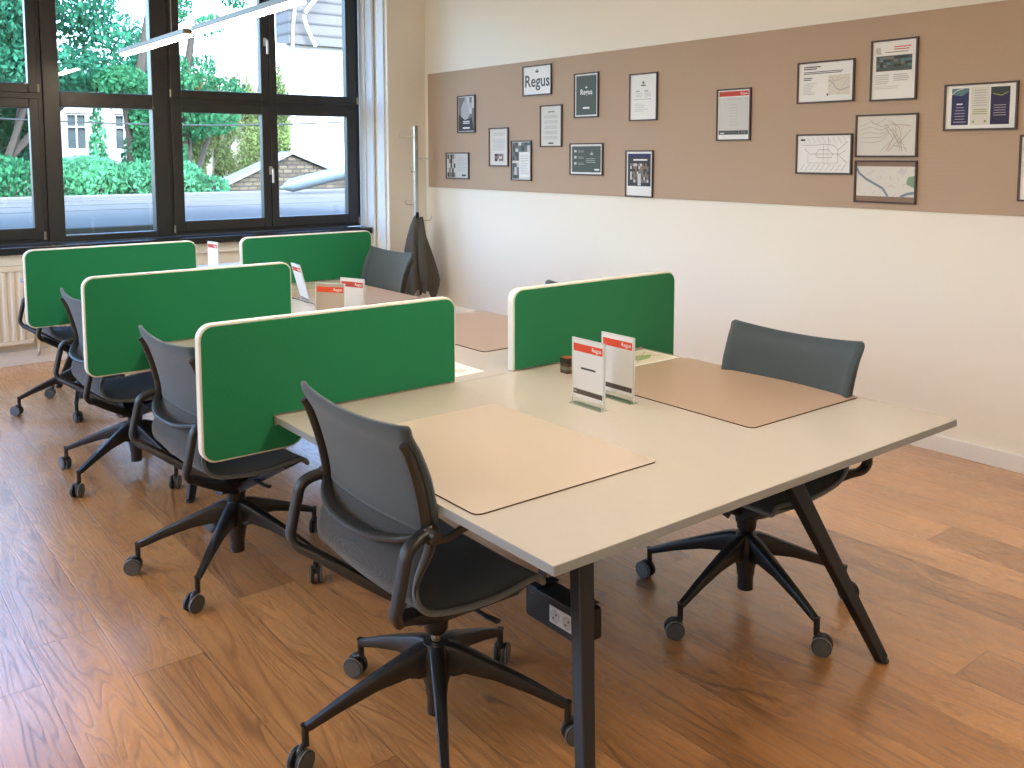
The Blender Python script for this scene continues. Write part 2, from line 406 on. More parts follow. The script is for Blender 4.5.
# radiator
rad = tag(empty('radiator', (0, 7.36, 0)), 'cream ribbed panel radiator under the windows behind the leftmost chair', 'radiator')
bm = bmesh.new(); x = -.75
pts = []
n = 0
while x < 1.27:
    pts += [(x, -.012), (x+.012, -.022), (x+.028, -.022), (x+.040, -.012)]; x += .052
prof = pts
va = [bm.verts.new((u, v, .20)) for u, v in prof]; vb = [bm.verts.new((u, v, .70)) for u, v in prof]
for i in range(len(va)-1): bm.faces.new((va[i], va[i+1], vb[i+1], vb[i]))
box(bm, -.77, 1.31, -.010, .0, .17, .73)
build('front_panel', bm, M_rad, rad)
bm = bmesh.new(); box(bm, -.77, 1.31, -.022, -.010, .17, .198); box(bm, -.77, 1.31, -.022, -.010, .702, .73)
build('panel_border', bm, M_rad, rad, bevel=.004)
build('back_panel', box(bmesh.new(), -.77, 1.31, .055, .065, .17, .73), M_rad, rad)
bm = bmesh.new(); box(bm, -.775, 1.315, -.015, .07, .73, .738)
for i in range(80): box(bm, -.74+i*.034, -.724+i*.034, .0, .055, .20, .70)
build('grille', bm, M_rad, rad)
bm = bmesh.new(); tube(bm, smooth_path([(1.30, .03, .21), (1.345, .03, .20), (1.35, .03, .10), (1.35, .085, .06)], 5), .011, 10)
lathe(bm, [(.02, 1.305), (.02, 1.335)], 12, 'x', (0, .03, .21))
build('supply_pipe', bm, M_rad, rad, smooth=True)

# ------------------------------------------------------------------ pinboard and framed sheets
PB = tag(build('pinboard', box(bmesh.new(), WX-.010, WX, -2.3, 7.10, 1.241, 2.263), M_board), 'long taupe felt pinboard band running along the right wall', 'pinboard')
FX = WX-.012
def wall_fn(cy, cz, x=FX):
    return lambda u, v, d: Vector((x-d, cy-u, cz+v))     # u to the viewer's right, v up, d out of the wall
class Print:
    """flat printed shapes laid on a sheet, many inks in one mesh"""
    def __init__(s, fn, base): s.fn, s.base, s.bm, s.mats, s.lay = fn, base, bmesh.new(), [], 0
    def mi(s, k):
        m = K[k]
        if m not in s.mats: s.mats.append(m)
        return s.mats.index(m)
    def poly(s, pts, k):
        s.lay += 1; d = s.base + .0003 + s.lay*.00004
        f = s.bm.faces.new([s.bm.verts.new(s.fn(u, v, d)) for u, v in pts]); f.material_index = s.mi(k)
    def rect(s, u0, v0, u1, v1, k): s.poly([(u0,v0),(u1,v0),(u1,v1),(u0,v1)], k)
    def line(s, pts, w, k):
        for (a, b), (c, d) in zip(pts, pts[1:]):
            L = math.hypot(c-a, d-b) or 1; nx, ny = -(d-b)/L*w/2, (c-a)/L*w/2
            s.poly([(a+nx,b+ny),(c+nx,d+ny),(c-nx,d-ny),(a-nx,b-ny)], k)
    def lines(s, u0, u1, v1, v0, n, k, h=.0025, rag=.3, center=False):
        for i in range(n):
            v = v1+(v0-v1)*(i+.5)/n; L = (u1-u0)*(1-rag*random.random())
            if center: c = (u0+u1)/2; s.rect(c-L/2, v-h/2, c+L/2, v+h/2, k)
            else: s.rect(u0, v-h/2, u0+L, v+h/2, k)
    def text(s, t, u, v, size, k, bold=0.):
        vs, fs = text_verts(t, size, bold); s.lay += 1; d = s.base+.0003+s.lay*.00004
        V = [s.bm.verts.new(s.fn(u+p[0], v+p[1], d)) for p in vs]
        for f in fs:
            try: s.bm.faces.new([V[i] for i in f]).material_index = s.mi(k)
            except ValueError: pass
    def crown(s, u, v, r, k):   # small leafy mark above the wordmark
        for a, l in ((90, 1.), (35, .75), (145, .75)):
            a = math.radians(a); e = (u+math.cos(a)*r*l, v+math.sin(a)*r*l); p = (math.cos(a+PI/2)*r*.22, math.sin(a+PI/2)*r*.22)
            m_ = ((u+e[0])/2, (v+e[1])/2)
            s.poly([(u, v), (m_[0]+p[0], m_[1]+p[1]), e, (m_[0]-p[0], m_[1]-p[1])], k)
    def done(s, parent): return build('print', s.bm, s.mats, parent)
def framed(label, cy, cz, w, h, sheet='map', fw=.009):
    e = tag(empty('picture_frame', (FX, cy, cz)), label, 'picture frame', 'framed sheets on the pinboard')
    fn = lambda u, v, d: Vector((-d, -u, v))
    bm = bmesh.new()
    for (a, b, c, d_) in ((-w/2, -w/2+fw, -h/2, h/2), (w/2-fw, w/2, -h/2, h/2), (-w/2+fw, w/2-fw, -h/2, -h/2+fw), (-w/2+fw, w/2-fw, h/2-fw, h/2)):
        prism(bm, [(a,c),(b,c),(b,d_),(a,d_)], fn, 0, .012)
    build('frame', bm, M_pface, e)
    bm = bmesh.new(); prism(bm, [(-w/2+fw,-h/2+fw),(w/2-fw,-h/2+fw),(w/2-fw,h/2-fw),(-w/2+fw,h/2-fw)], fn, 0, .005)
    build('sheet', bm, K[sheet] if sheet in K else M_paper, e)
    return e, Print(fn, .005)
R_ = random.Random(3)
def mottled(p, u0, v0, u1, v1, cols, nu, nv):
    for i in range(nu):
        for j in range(nv):
            k = R_.choice(cols)
            p.rect(u0+(u1-u0)*i/nu, v0+(v1-v0)*j/nv, u0+(u1-u0)*(i+1)/nu, v0+(v1-v0)*(j+1)/nv, k)
# 1 portrait photo, far left
e, p = framed('framed portrait photo in grey tones, uppermost at the left end of the pinboard', 6.485, 1.883, .262, .318, 'pale')
p.rect(-.115, -.143, .115, .143, 'photo'); mottled(p, -.02, .0, .115, .143, ['pale','photo','grey','pale'], 4, 3)
p.poly([(-.07,-.06),(.0,-.08),(.05,.0),(.02,.10),(-.04,.11),(-.08,.05)], 'grey'); p.poly([(-.115,-.143),(.115,-.143),(.08,-.03),(-.02,-.05),(-.115,.0)], 'dark')
p.lines(-.05, .05, -.055, -.085, 2, 'white', .008, .2, True); p.rect(-.05, -.125, .05, -.112, 'white'); p.done(e)
# 2 landscape photo sheet
e, p = framed('small landscape frame with a photo column and text, lowest at the left end', 6.624, 1.440, .35, .23, 'pale')
mottled(p, -.155, -.10, -.03, .10, ['photo','pale','grey','dark'], 5, 5); p.lines(.0, .14, .08, -.05, 9, 'grey', .004, .4); p.rect(.07, -.09, .13, -.075, 'dark'); p.done(e)
# 3
e, p = framed('portrait frame with pale text above a small bottom picture', 6.026, 1.598, .26, .315, 'map')
p.lines(-.08, .08, .12, .09, 2, 'grey', .005, .3, True); p.lines(-.09, .09, .07, -.03, 10, 'grey', .003, .2, True); mottled(p, -.055, -.115, .065, -.055, ['photo','pale','brown','dark'], 6, 3); p.done(e)
# 4
e, p = framed('portrait frame with two greenish photos and a white text column', 5.728, 1.488, .258, .318, 'map')
mottled(p, -.115, .07, .115, .145, ['photo','teal','pale','slate'], 6, 3); mottled(p, -.115, -.145, -.03, -.02, ['slate','photo','pale'], 3, 4); mottled(p, -.115, .0, -.03, .07, ['photo','slate'], 3, 2)
p.rect(-.02, -.13, .105, .065, 'white'); p.lines(-.01, .095, .05, -.11, 12, 'grey', .004, .3); p.done(e)
# 5 Regus
e, p = framed('white landscape frame showing the large word Regus in dark green-grey letters', 5.533, 2.109, .35, .232, 'white')
p.text('Regus', .0, -.008, .128, 'slate', .0022); p.crown(.0, .058, .036, 'slate'); p.done(e)
# 6
e, p = framed('portrait frame with a full page of pale centred text below the Regus sheet', 5.364, 1.753, .256, .319, 'map')
p.lines(-.04, .04, .115, .10, 1, 'dark', .006, .0, True)
for i in range(5): p.lines(-.09, .09, .085-.04*i, .058-.04*i, 3, 'grey', .0035, .25, True)
p.rect(-.03, -.135, .03, -.125, 'dark'); p.done(e)
# 7 dark Regus
e, p = framed('dark slate portrait sheet with a small white Regus logo in the middle', 4.970, 1.966, .26, .323, 'white')
p.rect(-.108, -.142, .108, .142, 'slate'); p.text('Regus', .0, .022, .055, 'white', .001); p.crown(.0, .05, .02, 'white'); p.rect(-.035, -.098, .035, -.085, 'white'); p.done(e)
# 8 dark landscape
e, p = framed('dark slate landscape sheet with white border and small icons down its left side', 4.967, 1.502, .356, .234, 'white')
p.rect(-.155, -.095, .155, .095, 'slate')
for i in range(3): p.rect(-.13, .05-.045*i, -.105, .068-.045*i, 'pale'); p.lines(-.09, -.02, .066-.045*i, .048-.045*i, 2, 'grey', .003, .3)
p.crown(.06, .03, .03, 'grey'); p.lines(.0, .12, .01, -.03, 3, 'grey', .004, .3); p.rect(.09, -.082, .14, -.070, 'white'); p.done(e)
# 9
e, p = framed('portrait frame with white certificate sheet and tiny emblem at the top', 4.399, 1.925, .26, .321, 'white')
p.rect(-.118, -.148, .118, .148, 'white'); p.crown(.0, .09, .022, 'dark'); p.rect(-.022, .074, .022, .082, 'dark')
for a in (-.07, .01): p.rect(a, .035, a+.035, .045, 'grey'); p.lines(a, a+.07, .03, .0, 3, 'grey', .003, .3)
p.lines(-.09, .09, -.01, -.02, 1, 'grey', .004, .1); p.lines(-.08, .05, -.04, -.10, 5, 'pale', .004, .5); p.done(e)
# 10
e, p = framed('tall poster frame with a dark group photo and blue title band, lowest in the middle', 4.430, 1.404, .26, .321, 'white')
p.rect(-.108, -.085, .108, .137, 'dark'); p.rect(-.108, .112, .108, .137, 'blue'); p.lines(-.06, .08, .105, .085, 1, 'white', .01, .1, True)
mottled(p, -.085, -.06, .09, .07, ['photo','dark','brown','pale','dark','photo'], 11, 7); p.rect(-.01, -.08, .02, .0, 'pale'); p.done(e)
# 11 red
e, p = framed('portrait notice with a red band on top and a dark picture strip below', 3.634, 1.779, .26, .319, 'white')
p.rect(-.112, .113, .112, .143, 'red'); p.text('Regus', .076, .128, .022, 'white'); p.rect(-.112, -.118, .112, .108, 'pale')
p.lines(-.06, .06, .10, .085, 1, 'grey', .004, .1, True); p.lines(-.035, .035, .07, -.07, 8, 'grey', .003, .4, True)
p.rect(-.112, -.122, .112, -.096, 'slate'); mottled(p, .02, -.118, .09, -.10, ['photo','slate','dark'], 8, 1); p.rect(-.10, -.116, -.07, -.110, 'white'); p.done(e)
# 12
e, p = framed('landscape sheet with text left and a small street map, upper of the left pair', 3.0, 1.940, .361, .233, 'white')
p.lines(-.14, -.03, .092, .07, 2, 'dark', .006, .3); p.lines(-.14, .12, .062, .045, 2, 'black', .004, .3); p.lines(-.14, -.08, .03, .01, 2, 'dark', .005, .2)
p.lines(-.14, -.05, .0, -.07, 8, 'pale', .004, .5); p.rect(.02, -.075, .155, .035, 'map')
p.line([(.02,.01),(.05,-.01),(.07,-.04),(.10,-.05),(.155,-.035)], .006, 'grey'); p.line([(.03,.03),(.06,.0),(.13,.02)], .003, 'grey'); p.line([(.02,-.03),(.10,.035)], .002, 'line'); p.line([(.08,-.07),(.15,.02)], .002, 'line')
p.rect(.012, -.078, .022, -.066, 'dark'); p.done(e)
# 13
e, p = framed('tall sheet with red headline over a dark landscape photo, atop the map cluster', 2.595, 1.977, .26, .32, 'white')
p.lines(.0, .1, .125, .10, 2, 'red', .005, .2); p.rect(-.10, .09, -.075, .12, 'pale'); p.line([(-.10,.115),(-.098,.09),(-.07,.087)], .003, 'red')
p.lines(-.05, .09, .10, .085, 1, 'brown', .004, .1); p.rect(-.10, -.005, .10, .075, 'slate'); mottled(p, -.10, .015, .10, .07, ['slate','photo','dark','teal','slate'], 10, 4)
p.lines(-.10, -.02, -.02, -.075, 5, 'grey', .004, .3); p.lines(.0, .09, -.02, -.06, 4, 'grey', .004, .3); p.lines(-.10, .05, -.08, -.10, 2, 'pale', .004, .3); p.done(e)
# 14 transit map
e, p = framed('landscape rail network diagram with fine grey lines, left and lower in the map cluster', 2.998, 1.537, .357, .226, 'white')
p.rect(-.15, .075, -.12, .085, 'black')
p.line([(-.14,.05),(-.06,.05),(.0,.055),(.06,.05),(.09,.03),(.09,-.05)], .003, 'line'); p.line([(-.12,.03),(-.09,.0),(.10,.0),(.14,.02)], .003, 'line')
p.line([(-.05,.0),(-.03,.025),(.03,.025),(.06,.0),(.05,-.02),(-.04,-.02),(-.05,.0)], .003, 'line'); p.line([(-.10,.0),(-.10,-.05),(.09,-.05)], .002, 'line')
for i in range(9):
    a = -.15+.033*i; p.line([(a, -.095), (a+.03, -.055)], .0025, 'line'); p.line([(a+.01, .095), (a+.03, .062)], .002, 'line')
p.line([(.0,.055),(.0,-.06)], .002, 'rust'); p.line([(.03,.09),(.03,-.06)], .002, 'line'); p.line([(.09,.0),(.15,-.05)], .003, 'line'); p.line([(.09,.02),(.15,.07)], .003, 'line'); p.done(e)
# 15 tram map
e, p = framed('landscape network map with pale orange and grey lines, right and middle of the map cluster', 2.626, 1.634, .352, .228, 'map')
for i in range(5): p.line([(-.15, .05-.02*i), (-.09, .075-.028*i), (-.03, .05-.02*i), (.02, .055-.01*i)], .0028, 'line' if i % 2 else 'grey')
for i in range(7):
    a = R_.uniform(-.01, .04); p.line([(a, .08-.01*i), (a+.04, .06-.02*i), (a+.05, .0-.005*i), (a+.02*(i-2), -.085)], .0026, 'rust' if i % 3 else 'line')
p.line([(.06,-.06),(.14,.03)], .004, 'grey'); p.line([(.04,-.05),(.12,-.07)], .003, 'line'); p.line([(.0,.09),(-.06,.06),(-.10,.09)], .003, 'grey'); p.line([(.02,.06),(.14,.05)], .003, 'rust'); p.done(e)
# 16 river map
e, p = framed('landscape town map crossed by a grey-blue river, lowest of the map cluster', 2.623, 1.389, .354, .228, 'brown')
p.rect(-.165, -.078, .165, .082, 'map')
for i in range(26):
    a, b = R_.uniform(-.15, .12), R_.uniform(-.07, .07); p.line([(a, b), (a+R_.uniform(-.05, .05), max(-.077, min(.08, b+R_.uniform(-.03, .03))))], .0018, R_.choice(['rust','pale','line','pale']))
p.line([(-.165,.075),(-.15,.045),(-.11,.015),(-.05,-.015),(-.01,-.035),(.02,-.077)], .012, 'river'); p.line([(.09,-.077),(.13,-.06),(.165,-.055)], .013, 'river')
p.poly([(.12,-.01),(.165,-.03),(.165,.035),(.13,.025)], 'park'); p.poly([(.07,.05),(.10,.035),(.13,.06),(.09,.078)], 'pale'); p.done(e)
# 17 blue folder sheet
e, p = framed('wide white frame with two dark blue panels beside a pale text column', 2.140, 1.767, .354, .230, 'white')
p.rect(-.14, -.088, -.055, .092, 'blue'); p.poly([(-.14,.062),(-.14,.092),(-.055,.092),(-.055,.075),(-.09,.055)], 'teal'); p.line([(-.14,.063),(-.115,.083),(-.08,.092)], .005, 'pale')
p.rect(-.045, -.09, .045, .095, 'map'); p.rect(.05, -.088, .14, .092, 'navy'); p.poly([(.05,.092),(.14,.092),(.14,.06),(.10,.045),(.05,.06)], 'dark'); p.line([(.06,.06),(.10,.05),(.13,.065)], .004, 'olive')
p.rect(-.115, .012, -.085, .018, 'white'); p.lines(-.13, -.065, .005, -.08, 6, 'grey', .003, .4, True); p.lines(-.035, .035, .085, .0, 7, 'grey', .004, .2, True); p.lines(-.035, .035, -.01, -.04, 3, 'olive', .004, .2, True)
p.rect(-.035,-.078,-.025,-.066,'lgreen'); p.rect(.022,-.078,.032,-.066,'olive'); p.lines(.065, .125, .01, -.05, 5, 'grey', .003, .3, True); p.done(e)
# 18 cut by the edge of the photo
e, p = framed('plain white framed sheet cut off by the right edge of the photo', 1.815, 1.469, .26, .314, 'white')
p.lines(-.08, .09, .11, -.08, 12, 'grey', .004, .3); p.done(e)

# ------------------------------------------------------------------ bench desk
TX0, TX1, TZ, TT = 1.115, 2.714, .74, .022
desk = tag(empty('bench_desk', (0,0,0)), 'long pale beige shared bench desk on black splayed legs in the middle of the room', 'desk')
for i in range(4):
    bm = bmesh.new(); y0, y1 = (1.296, 2.60, 3.925, 5.26, 6.60)[i:i+2]; y1 -= .003
    box(bm, TX0, TX1, y0, y1, TZ-TT, TZ-.0012, 0)
    t = build('tabletop', bm, M_edge, desk, bevel=.002)
    build('laminate', box(bmesh.new(), TX0, TX1, y0, y1, TZ-.0012, TZ), M_top, t)
XC = (TX0+TX1)/2
bm = bmesh.new()
for x in (XC-.36, XC+.36): box(bm, x-.02, x+.02, 1.62, 6.3, .675, .717)
build('beam', bm, M_black, desk)
for yf, s in ((1.393, 1), (3.985, 1), (6.55, -1)):
    for sx in (-1, 1):
        foot = Vector((XC+sx*.602-(.010 if sx < 0 else 0), yf+(.007 if sx < 0 else 0), .0)); top = Vector((XC+sx*.36-(.010 if sx < 0 else 0), yf+s*.27+(.03 if sx < 0 else 0), .70))
        bm = bmesh.new(); d = (top-foot)
        beam(bm, foot+d*.012, top, .034, .030, .062, .038, up=(0, 1, 0))
        lg = build('leg', bm, M_black, desk, bevel=.004)
        build('foot_pad', lathe(bmesh.new(), [(.014, 0), (.017, .003), (.017, .010)], 14, 'z', foot), M_plast, lg)
    bm = bmesh.new(); box(bm, XC-.42, XC+.42, yf+s*.27-.03, yf+s*.27+.03, .685, .718); build('cross_beam', bm, M_black, desk, bevel=.003)
bm = bmesh.new()
box(bm, XC-.12, XC+.12, 1.75, 6.1, .595, .60); box(bm, XC-.12, XC-.115, 1.75, 6.1, .60, .65); box(bm, XC+.115, XC+.12, 1.75, 6.1, .60, .65)
for y in (1.9, 2.9, 3.8, 4.8, 5.9): box(bm, XC-.12, XC-.112, y, y+.03, .65, .718); box(bm, XC+.112, XC+.12, y, y+.03, .65, .718)
build('cable_tray', bm, M_black, desk)

# socket box hung below the desk
sb = tag(empty('socket_box', (1.6, 1.865, 0)), 'black power box with two white sockets hanging beneath the near end of the desk', 'power socket')
bm = bmesh.new(); prism(bm, rrect(-.12, .12, .207, .30, .012), lambda u, v, d: Vector((d, u, v)), 0, .075); build('housing', bm, M_black, sb, bevel=.003)
bm = bmesh.new(); box(bm, -.003, 0, -.090, .011, .230, .279); fp = build('face_plate', bm, M_paper, sb, bevel=.002)
for y in (-.065, -.014):
    bm = bmesh.new(); lathe(bm, [(.0195, -.0045), (.0185, -.0035), (.0185, -.003)], 20, 'x', (0, y, .2545))
    s_ = build('socket', bm, K['pale'], fp)
    bm = bmesh.new()
    for a in (-.009, .009): lathe(bm, [(.0028, -.0055), (.0028, -.003)], 8, 'x', (0, y+a*.7, .2545-a*.7))
    build('pin_hole', bm, K['black'], fp)
bm = bmesh.new()
bm.free()
for z_ in (.285, .225): build('screw', lathe(bmesh.new(), [(.003, -.002), (.003, 0)], 8, 'x', (0, .09, z_)), M_chrome, sb)
bm = bmesh.new()
for y in (-.10, .07): box(bm, .030, .033, y, y+.03, .30, .675); box(bm, .0, .085, y, y+.03, .30, .303)
box(bm, -.08, .3, -.12, .14, .672, .675)
build('bracket', bm, M_black, sb)

# screens --------------------------------------------------------------
TH = .018
def screen(x0, x1, side, y, label):
    """side -1: overhangs the left desk edge; +1: the right one"""
    e = tag(empty('desk_screen', (0, y, 0)), label, 'desk divider', 'green desk screens')
    if side < 0:
        f = lambda u: u
        edge = TX0
        L_ = x0; Rr = x1
    else:
        f = lambda u: (x0+x1)-u
        edge = x0+x1-TX1; L_ = x0; Rr = x1
    def arc(cu, cv, r, a0, a1, n=6): return [(cu+r*math.cos(math.radians(a0+(a1-a0)*k/n)), cv+r*math.sin(math.radians(a0+(a1-a0)*k/n))) for k in range(n+1)]
    def outline(i):
        r = .045-i; b = .632+i; t = 1.045-i; lo = TZ+.0015+i*.6; sl = TZ-TT-.002-i*.6
        o = [(Rr-i, lo)] + arc(Rr-.045, 1.0, r, 0, 90) + arc(L_+.045, 1.0, r, 90, 180) + arc(L_+.045, .677, r, 180, 270)
        o += arc(edge+.10-.06, .632+.065, .065-i, 270, 350, 5) + [(edge+.10-i, sl), (edge-.003-i*.3, sl), (edge-.003-i*.3, lo)]
        return [(f(u), v) for u, v in o]
    fn = lambda u, v, d: Vector((u, d, v))
    bm = bmesh.new(); prism(bm, outline(0), fn, -TH+.001, TH-.001)
    build('rim', bm, M_white, e, bevel=.004)
    for s in (-1, 1):
        bm = bmesh.new(); prism(bm, outline(.0065), fn, s*(TH-.002), s*(TH+.0035))
        build('felt_panel', bm, M_green, e, bevel=.003)
    bm = bmesh.new(); cx = edge-.006
    box(bm, f(edge)-.006, f(edge)+.006, -TH-.012, TH+.012, .712, .743) if False else box(bm, min(f(cx), f(edge-.001)), max(f(cx), f(edge-.001)), -TH-.010, TH+.010, .716, .742)
    build('clip', bm, M_chrome, e)
    return e
YS = [2.60, 3.925, 5.26]
screen(.889, 1.785, -1, YS[0]+.022, 'nearest green desk screen overhanging the left edge of the desk')
screen(.886, 1.780, -1, YS[1]+.022, 'second green desk screen from the front on the left side')
screen(.912, 1.805, -1, YS[2]+.022, 'farthest green desk screen on the left, in front of the radiator')
screen(2.040, 2.912, 1, YS[0]+.022, 'green desk screen on the right side behind the two near table signs')
screen(2.070, 2.950, 1, YS[2]+.022, 'far green desk screen on the right in front of the window corner')

# pads -------------------------------------------------------------------
def pad(x0, x1, y0, y1, label, m=M_pad):
    bm = bmesh.new(); prism(bm, rrect(x0, x1, y0, y1, .02), lambda u, v, d: Vector((u, v, d)), TZ+.0003, TZ+.0038)
    for f in bm.faces:
        if len(f.verts) == 4: f.material_index = 1  # side faces get a darker brown than the top
    return tag(build('desk_pad', bm, [m, mat('pad_dark_side', (.10, .055, .045), .7)]), label, 'desk pad', 'desk pads')
pad(1.140, 1.722, 1.588, 2.295, 'pale beige desk pad in front of the nearest chair on the left', M_padlight)
pad(2.147, 2.708, 1.615, 2.365, 'brown desk pad on the right in front of the near right chair')
pad(1.140, 1.722, 2.90, 3.62, 'desk pad on the left between the nearest two screens', M_padlight)
pad(2.147, 2.728, 2.935, 3.72, 'mauve-brown desk pad behind the near right screen')
pad(1.140, 1.722, 4.25, 4.92, 'desk pad on the left before the farthest left screen', M_padlight)
pad(2.147, 2.708, 4.275, 4.98, 'desk pad on the far right before the far right screen')

# table signs --------------------------------------------------------------
def sign(loc, rz, tilt, label, words=True, band='orange', strip=True, W=.15, H=.214, paper=None):
    e = tag(empty('table_sign', loc, rz), label, 'table sign', 'acrylic table signs')
    ct, st = math.cos(tilt), math.sin(tilt)
    fn = lambda u, v, d: Vector((-d*ct+v*st, -u, v*ct+d*st))
    bm = bmesh.new(); prism(bm, rrect(-W/2, W/2, .003, H, .003), fn, -.0022, -.0005); prism(bm, rrect(-W/2, W/2, .003, H, .003), fn, .0005, .0022)
    box(bm, -.018, .018, -W/2, W/2, .0004, .0022)
    build('holder', bm, M_acr, e)
    bm = bmesh.new()
    for a, b, c, d_ in ((-W/2, -W/2+.0025, .003, H), (W/2-.0025, W/2, .003, H), (-W/2, W/2, H-.0025, H)): prism(bm, [(a,c),(b,c),(b,d_),(a,d_)], fn, -.0026, .0026)
    build('polished_edge', bm, mat('acrylic_edge', (.80, .82, .82), .3), e)
    bm = bmesh.new(); prism(bm, [(-W/2+.003, .02), (W/2-.003, .02), (W/2-.003, H-.003), (-W/2+.003, H-.003)], fn, -.0004, .0004)
    sh = build('sheet', bm, paper or M_paper, e)
    p = Print(fn, .0023)
    p.rect(-W/2+.008, H-.042, W/2-.008, H-.017, band); p.text('Regus', W/2-.036, H-.029, .018, 'white', .0003)
    if paper is None: p.bm.faces.ensure_lookup_table(); p.lay = -1; p.rect(-W/2+.004, .022, W/2-.004, H-.004, 'white'); p.lay = 3
    if words: p.lines(-.032, .035, .125, .115, 1, 'dark', .006, .0, True)
    if strip: p.rect(-W/2+.008, .034, W/2-.008, .050, 'strip'); p.rect(-W/2+.012, .040, -W/2+.022, .044, 'pale')
    p.done(sh)
    return e
sign((1.935, 2.086, TZ), 0, 0, 'nearer of two upright orange-banded signs by the brown pad, with one text line')
sign((2.070, 2.092, TZ), 0, 0, 'orange-banded sign standing just behind the nearest one, beside the leaflet', words=False)
sign((1.885, 3.760, TZ), math.radians(34), .04, 'beige-faced orange-banded sign standing behind the nearest left screen', words=False, strip=False, paper=mat('beige_paper', (.62, .50, .38), .8))
sign((2.050, 3.850, TZ), math.radians(20), 0, 'white sign with a pinkish red band, right of the beige one on the middle desks', words=False, band='red', strip=False)
sign((2.165, 4.60, TZ), math.radians(-7), -.26, 'leaning white sign seen almost edge-on beside the second left screen', words=False, band='red', strip=False)
sign((2.195, 6.08, TZ), math.radians(6), 0, 'farthest small sign standing between the two far screens', words=False, band='red', strip=False)

# leaflet, label sheet, small jar
e = tag(empty('leaflet', (2.548, 2.478, TZ)), 'white leaflet with pale green print lying by the near right screen', 'leaflet')
fnT = lambda u, v, d: Vector((u, v, d))
bm = bmesh.new(); prism(bm, [(-.148,-.095),(.148,-.095),(.148,.095),(-.148,.095)], fnT, .0003, .0012); build('sheet', bm, M_paper, e)
p = Print(fnT, .0012); p.rect(-.13, -.08, .13, .085, 'map'); p.poly([(-.05,.0),(.03,.03),(.10,.01),(.05,-.03),(-.02,-.04)], 'lgreen'); p.line([(-.10,.05),(.0,.01),(.12,-.02)], .006, 'lgreen'); p.line([(-.05,-.06),(.02,.0),(.12,.06)], .004, 'grey'); p.done(e)
e = tag(empty('paper_card', (1.885, 2.768, TZ)), 'small white printed card lying at the right end of the nearest left screen', 'card')
bm = bmesh.new(); prism(bm, [(-.075,-.10),(.075,-.10),(.075,.10),(-.075,.10)], fnT, .0003, .001); build('sheet', bm, M_paper, e)
p = Print(fnT, .001); p.rect(-.073, -.098, .073, .098, 'white'); p.lines(-.055, .055, .075, .03, 4, 'pale', .006, .3); p.rect(-.02, -.06, .03, -.01, 'pale'); p.done(e)
e = tag(empty('small_jar', (2.188, 2.470, TZ)), 'little square dark glass jar with an amber lid by the near right screen', 'jar')
bm = bmesh.new(); prism(bm, rrect(-.021, .021, -.021, .021, .006), fnT, .0002, .036); build('body', bm, mat('amber_glass', (.10, .045, .02), .12, spec=.7), e, bevel=.002)
bm = bmesh.new(); prism(bm, rrect(-.0216, .0216, -.0216, .0216, .006), fnT, .012, .026); build('paper_band', bm, mat('jar_band', (.16, .15, .09), .5), e)
bm = bmesh.new(); prism(bm, rrect(-.0225, .0225, -.0225, .0225, .006), fnT, .036, .056); lid = build('lid', bm, mat('black_lid', (.02, .012, .01), .3), e, bevel=.002)
bm = bmesh.new(); prism(bm, rrect(-.019, .019, -.019, .019, .006), fnT, .056, .058); build('lid_label', bm, mat('amber_label', (.40, .12, .04), .4), lid)

# ------------------------------------------------------------------ task chairs
PROF = [(-.245,.938),(-.238,.91),(-.217,.87),(-.194,.80),(-.178,.73),(-.173,.68),(-.183,.63),(-.204,.58),(-.212,.54),(-.201,.505),(-.165,.478),(-.09,.463),(0,.457),(.06,.461),(.10,.466),(.14,.469),(.165,.464),(.178,.446)]
def prof_path(n=5):
    P = smooth_path([(a, 0, b) for a, b in PROF], n); return [(p.x, p.z) for p in P]
def lerp_tab(tab, x):
    for (a, va), (b, vb) in zip(tab, tab[1:]):
        if a <= x <= b or a >= x >= b: return va+(vb-va)*(x-a)/(b-a)
    return tab[0][1] if abs(x-tab[0][0]) < abs(x-tab[-1][0]) else tab[-1][1]
def sling(i0, i1, ears):
    pp = prof_path(); n = len(pp); NU = 18; bm = bmesh.new(); rows = []
    a, b = int(i0*(n-1)), int(i1*(n-1))
    for i in range(a, b+1):
        x, z = pp[i]; t = i/(n-1)
        d = Vector((pp[min(i+1,n-1)][0]-pp[max(i-1,0)][0], 0, pp[min(i+1,n-1)][1]-pp[max(i-1,0)][1])).normalized()
        nrm = Vector((-d.z, 0, d.x))      # toward the sitter
        s = t*(len(PROF)-1)
        hw = lerp_tab([(0,.270),(1.6,.267),(2.2,.262),(5,.254),(7,.250),(9,.245),(13,.242),(15,.238),(17,.230)], s)
        if s < .6: hw -= .012*(1-s/.6)**2
        sag = lerp_tab([(0,.016),(3,.026),(5,.026),(7,.020),(9,.012),(13,.012),(17,.006)], s)
        row = []
        for k in range(NU+1):
            u = -1+2*k/NU
            off = -sag*(1-u*u)
            top = -.012*(1-u*u) if s < 2 else 0
            p = Vector((x, u*hw, z+top*(1-s/2 if s < 2 else 0))) + nrm*off
            if abs(u) > .88: p += nrm*lerp_tab([(0,.004),(1.6,.004),(3,.015),(6,.014),(7.5,.0),(20,0)], s)*(abs(u)-.88)/.12
            row.append(bm.verts.new(p))
        rows.append(row)
    for r0, r1 in zip(rows, rows[1:]):
        for k in range(NU): bm.faces.new((r0[k], r0[k+1], r1[k+1], r1[k]))
    return bm
SPLIT = 5.2/(len(PROF)-1)
